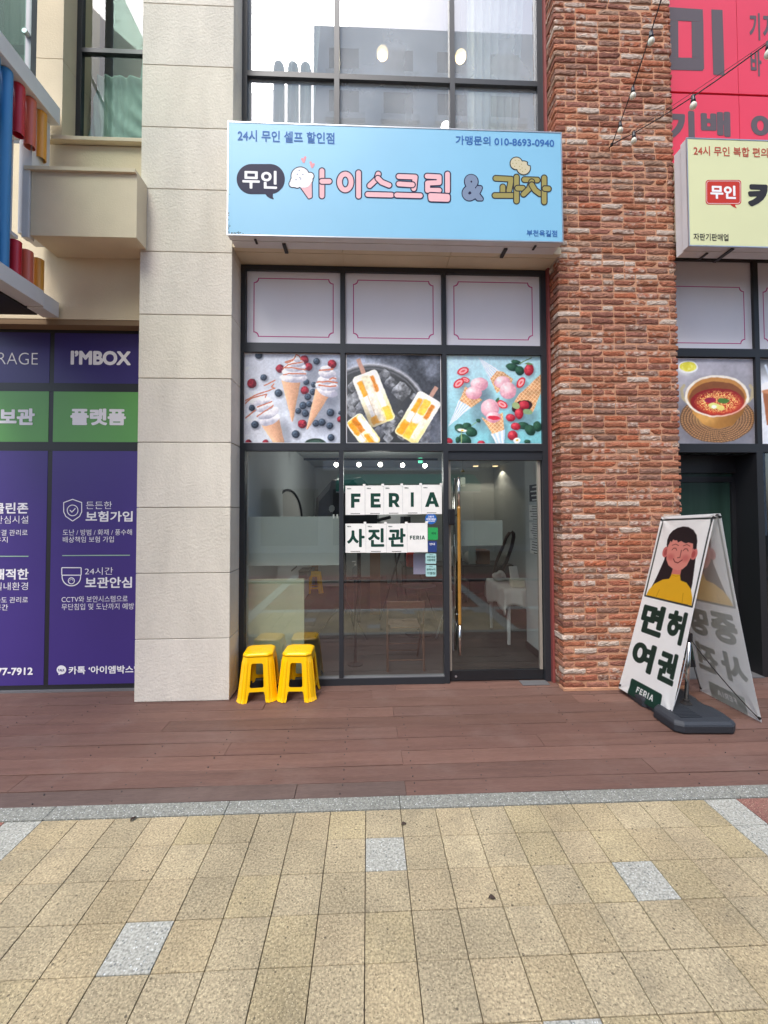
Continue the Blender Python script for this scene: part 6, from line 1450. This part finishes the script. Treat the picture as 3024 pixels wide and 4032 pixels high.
    # white easel legs beside the door, bell and tag on the door
    t = thing('easel', 'white folding easel just left of the door handle', 'easel', (.93, 2.2, 0)); p0, p1 = at(90, 1320, 1, 2.15, K6), at(112, 1880, 2, .018, K6); MB().tube([p0, p1], .011, 8).build('leg', MT['white_alu'], t); MB().tube([p0+(.0, .03, 0), (p0[0]-.02, p1[1]+.5, .018)], .011, 8).build('leg', MT['white_alu'], t)
    t = thing('door_bell', 'small brass bell hanging behind the door glass', 'bell', tuple(at(198, 190, 1, 1.79, K6))); p = at(198, 190, 1, 1.79, K6); q = at(198, 82, 1, 1.79, K6)
    m = MB(); m.lathe([(.018, p[2]), (.019, p[2]+.006), (.016, p[2]+.016), (.013, p[2]+.026), (.005, p[2]+.032), (.004, p[2]+.04)], p[0], 1.79, 16); m.build('bell', MT['brass'], t, smooth=True); MB().tube([(p[0], 1.79, p[2]+.04), (q[0], 1.79, q[2]+.02)], .0012, 6).build('string', MT['dark_metal'], t)
    t = thing('hang_tag', 'cream card tag hanging from the door bell', 'tag', tuple(at(198, 327, 1, 1.79, K6))); u0, v0, u1, v1 = pbox(K6, 176, 240, 222, 328, 1.785); MB().box(u0, u1, 1.784, 1.786, v0, v1, ch=.0008).build('card', MT['bulb'], t); MB().tube([(p[0], 1.785, v1-.004), (p[0], 1.788, p[2])], .001, 6).build('string', MT['dark_metal'], t)
    m = MB(); 
    for k in range(3): m.box(u0+.004, u0+.016, 1.7832, 1.7838, v0+.006+.006*k, v0+.0085+.006*k)
    m.build('print', MT['dark_metal'], t)
    # upper room: pendant globes and curtains
    k = 1/1.8228
    for x, y, Y, rr, lb in ((826, 115, 2.35, .07, 'round warm globe lamp lit behind the upper middle window'), (995, 122, 2.2, .065, 'warm globe lamp lit beside the right upper mullion'), (963, 275, 2.1, .055, 'warm lamp just above the blue sign box')):
        p = at(x, y, 1, Y, (0, 0, k)); t = thing('pendant_lamp', lb, 'pendant lamp', tuple(p), 'warm lamps in the upper room'); m = MB(); m.lathe([(.004, p[2]-rr)]+[(rr*math.sin(a), p[2]-rr*math.cos(a)) for a in np.linspace(.25, 2.9, 10)], p[0], Y, 18); m.build('globe', MT['lamp'] if rr < .06 else MT['warm_lamp'], t, smooth=True); MB().tube([(p[0], Y, p[2]+rr*.97), (p[0], Y, 7.69)], .004, 6).build('cord', MT['black'], t)
        if rr > .06:
            pl = bpy.data.lights.new('pendant_glow', 'POINT'); pl.energy = 14; pl.color = (1, .85, .62); pl.shadow_soft_size = rr; po = bpy.data.objects.new('pendant_glow', pl); po.location = (p[0], Y-.0, p[2]-rr-.08); C.objects.link(po)
    for x0, x1, Y, lb in ((-1.15, -.45, 2.0, 'pale curtain hanging in the left upper window'), (1.15, 1.8, 2.05, 'pale curtain hanging in the right upper window')):
        m = MB(); vs = []; fs = []
        for i in range(13):
            for j in range(61): u, v = j/60, i/12; vs.append((x0+(x1-x0)*u*(.75+.25*v), Y+.035*math.sin(u*42)+.01*math.sin(u*17+v*3), 5.05+2.6*v))
        for i in range(12):
            for j in range(60): a = i*61+j; fs.append((a, a+1, a+62, a+61))
        o = m.add(vs, fs).build('curtain', MT['curtain'], smooth=True, solid=.002); tag(o, lb, 'curtain', 'curtains in the upper room')

# ================================================================== ACROSS THE STREET (seen only as reflections)
def opposite():
    t = thing('shop_row', 'low grey shop row across the street with a green awning', 'building', (2, -11, 0)); m = MB()
    m.box(-14, 16, -14, -11, 0, 5.2); m.box(-14, 16, -11.02, -10.9, 4.4, 5.3); m.build('wall', MT['concrete'], t)
    w_ = MB()
    for k in range(10): x = -13+2.9*k; w_.box(x, x+2.3, -11.02, -10.96, .3, 2.6)
    w_.build('shop_window', MT['dark_room'], t); w_ = MB(); w_.box(-1.8, 4.6, -10.99, -10.93, 3.35, 3.75); w_.build('sign_board', MT['white_alu'], t)
    a = thing('awning', 'deep green fabric awning across the street', 'awning', (1.6, -10.5, 2.5)); m = MB(); m.prism([(-10.955, 3.2), (-9.9, 2.75), (-9.9, 2.45), (-9.93, 2.45), (-9.93, 2.72), (-10.955, 3.15)], 0, -1.2, 4.4); m.build('canopy', MT['awning'], a); m = MB(); m.box(-1.2, 4.4, -9.96, -9.90, 2.40, 2.449); m.build('front_bar', MT['white_alu'], a)
    b = thing('apartment_tower', 'tall grey apartment block across the street', 'building', (8, -22, 0)); m = MB(); m.box(-3.4, 26, -34, -20, 0, 33.0); m.build('wall', MT['tower'], b); w_ = MB(); l = MB()
    for i in range(11):
        for k in range(8): x = -2.4+3.5*k; z = 2+2.8*i; w_.box(x, x+1.9, -20.0, -19.95, z, z+1.5); l.box(x-.2, x+2.3, -19.95, -19.7, z-.55, z-.15)
    w_.build('window', MT['sill'], b); l.build('balcony', MT['white_alu'], b)
    for x in (-5.6, -4.7, -3.9): 
        c = thing('round_chimney', 'white rounded column standing beside the apartment block', 'column', (x, -20, 0), 'white rounded columns across the street'); m = MB(); m.lathe([(.36, 0), (.36, 30.0), (.3, 30.25), (.16, 30.4), (.03, 30.45)], x, -20, 18); m.build('shaft', MT['white_alu'], c, smooth=True)

ground()
building()
blue_sign(); yellow_sign()
films(); posters(); purple_graphics(); sheets()
proto = make_stool('yellow plastic stool on the deck, left of the pair by the pilaster', (-1.0, 1.525, .004), R(5), 'yellow stools on the deck')
copy_thing(proto, (-.634, 1.522, .004), R(-1.5), 'yellow plastic stool on the deck, right of the pair')
copy_thing(proto, (-1.10, 6.3, .018), R(8), 'yellow plastic stool far inside the shop, seen through the glass')['group'] = 'yellow stool inside the shop'
aframe(); string_lights(); tube_screen(); interior(); opposite()
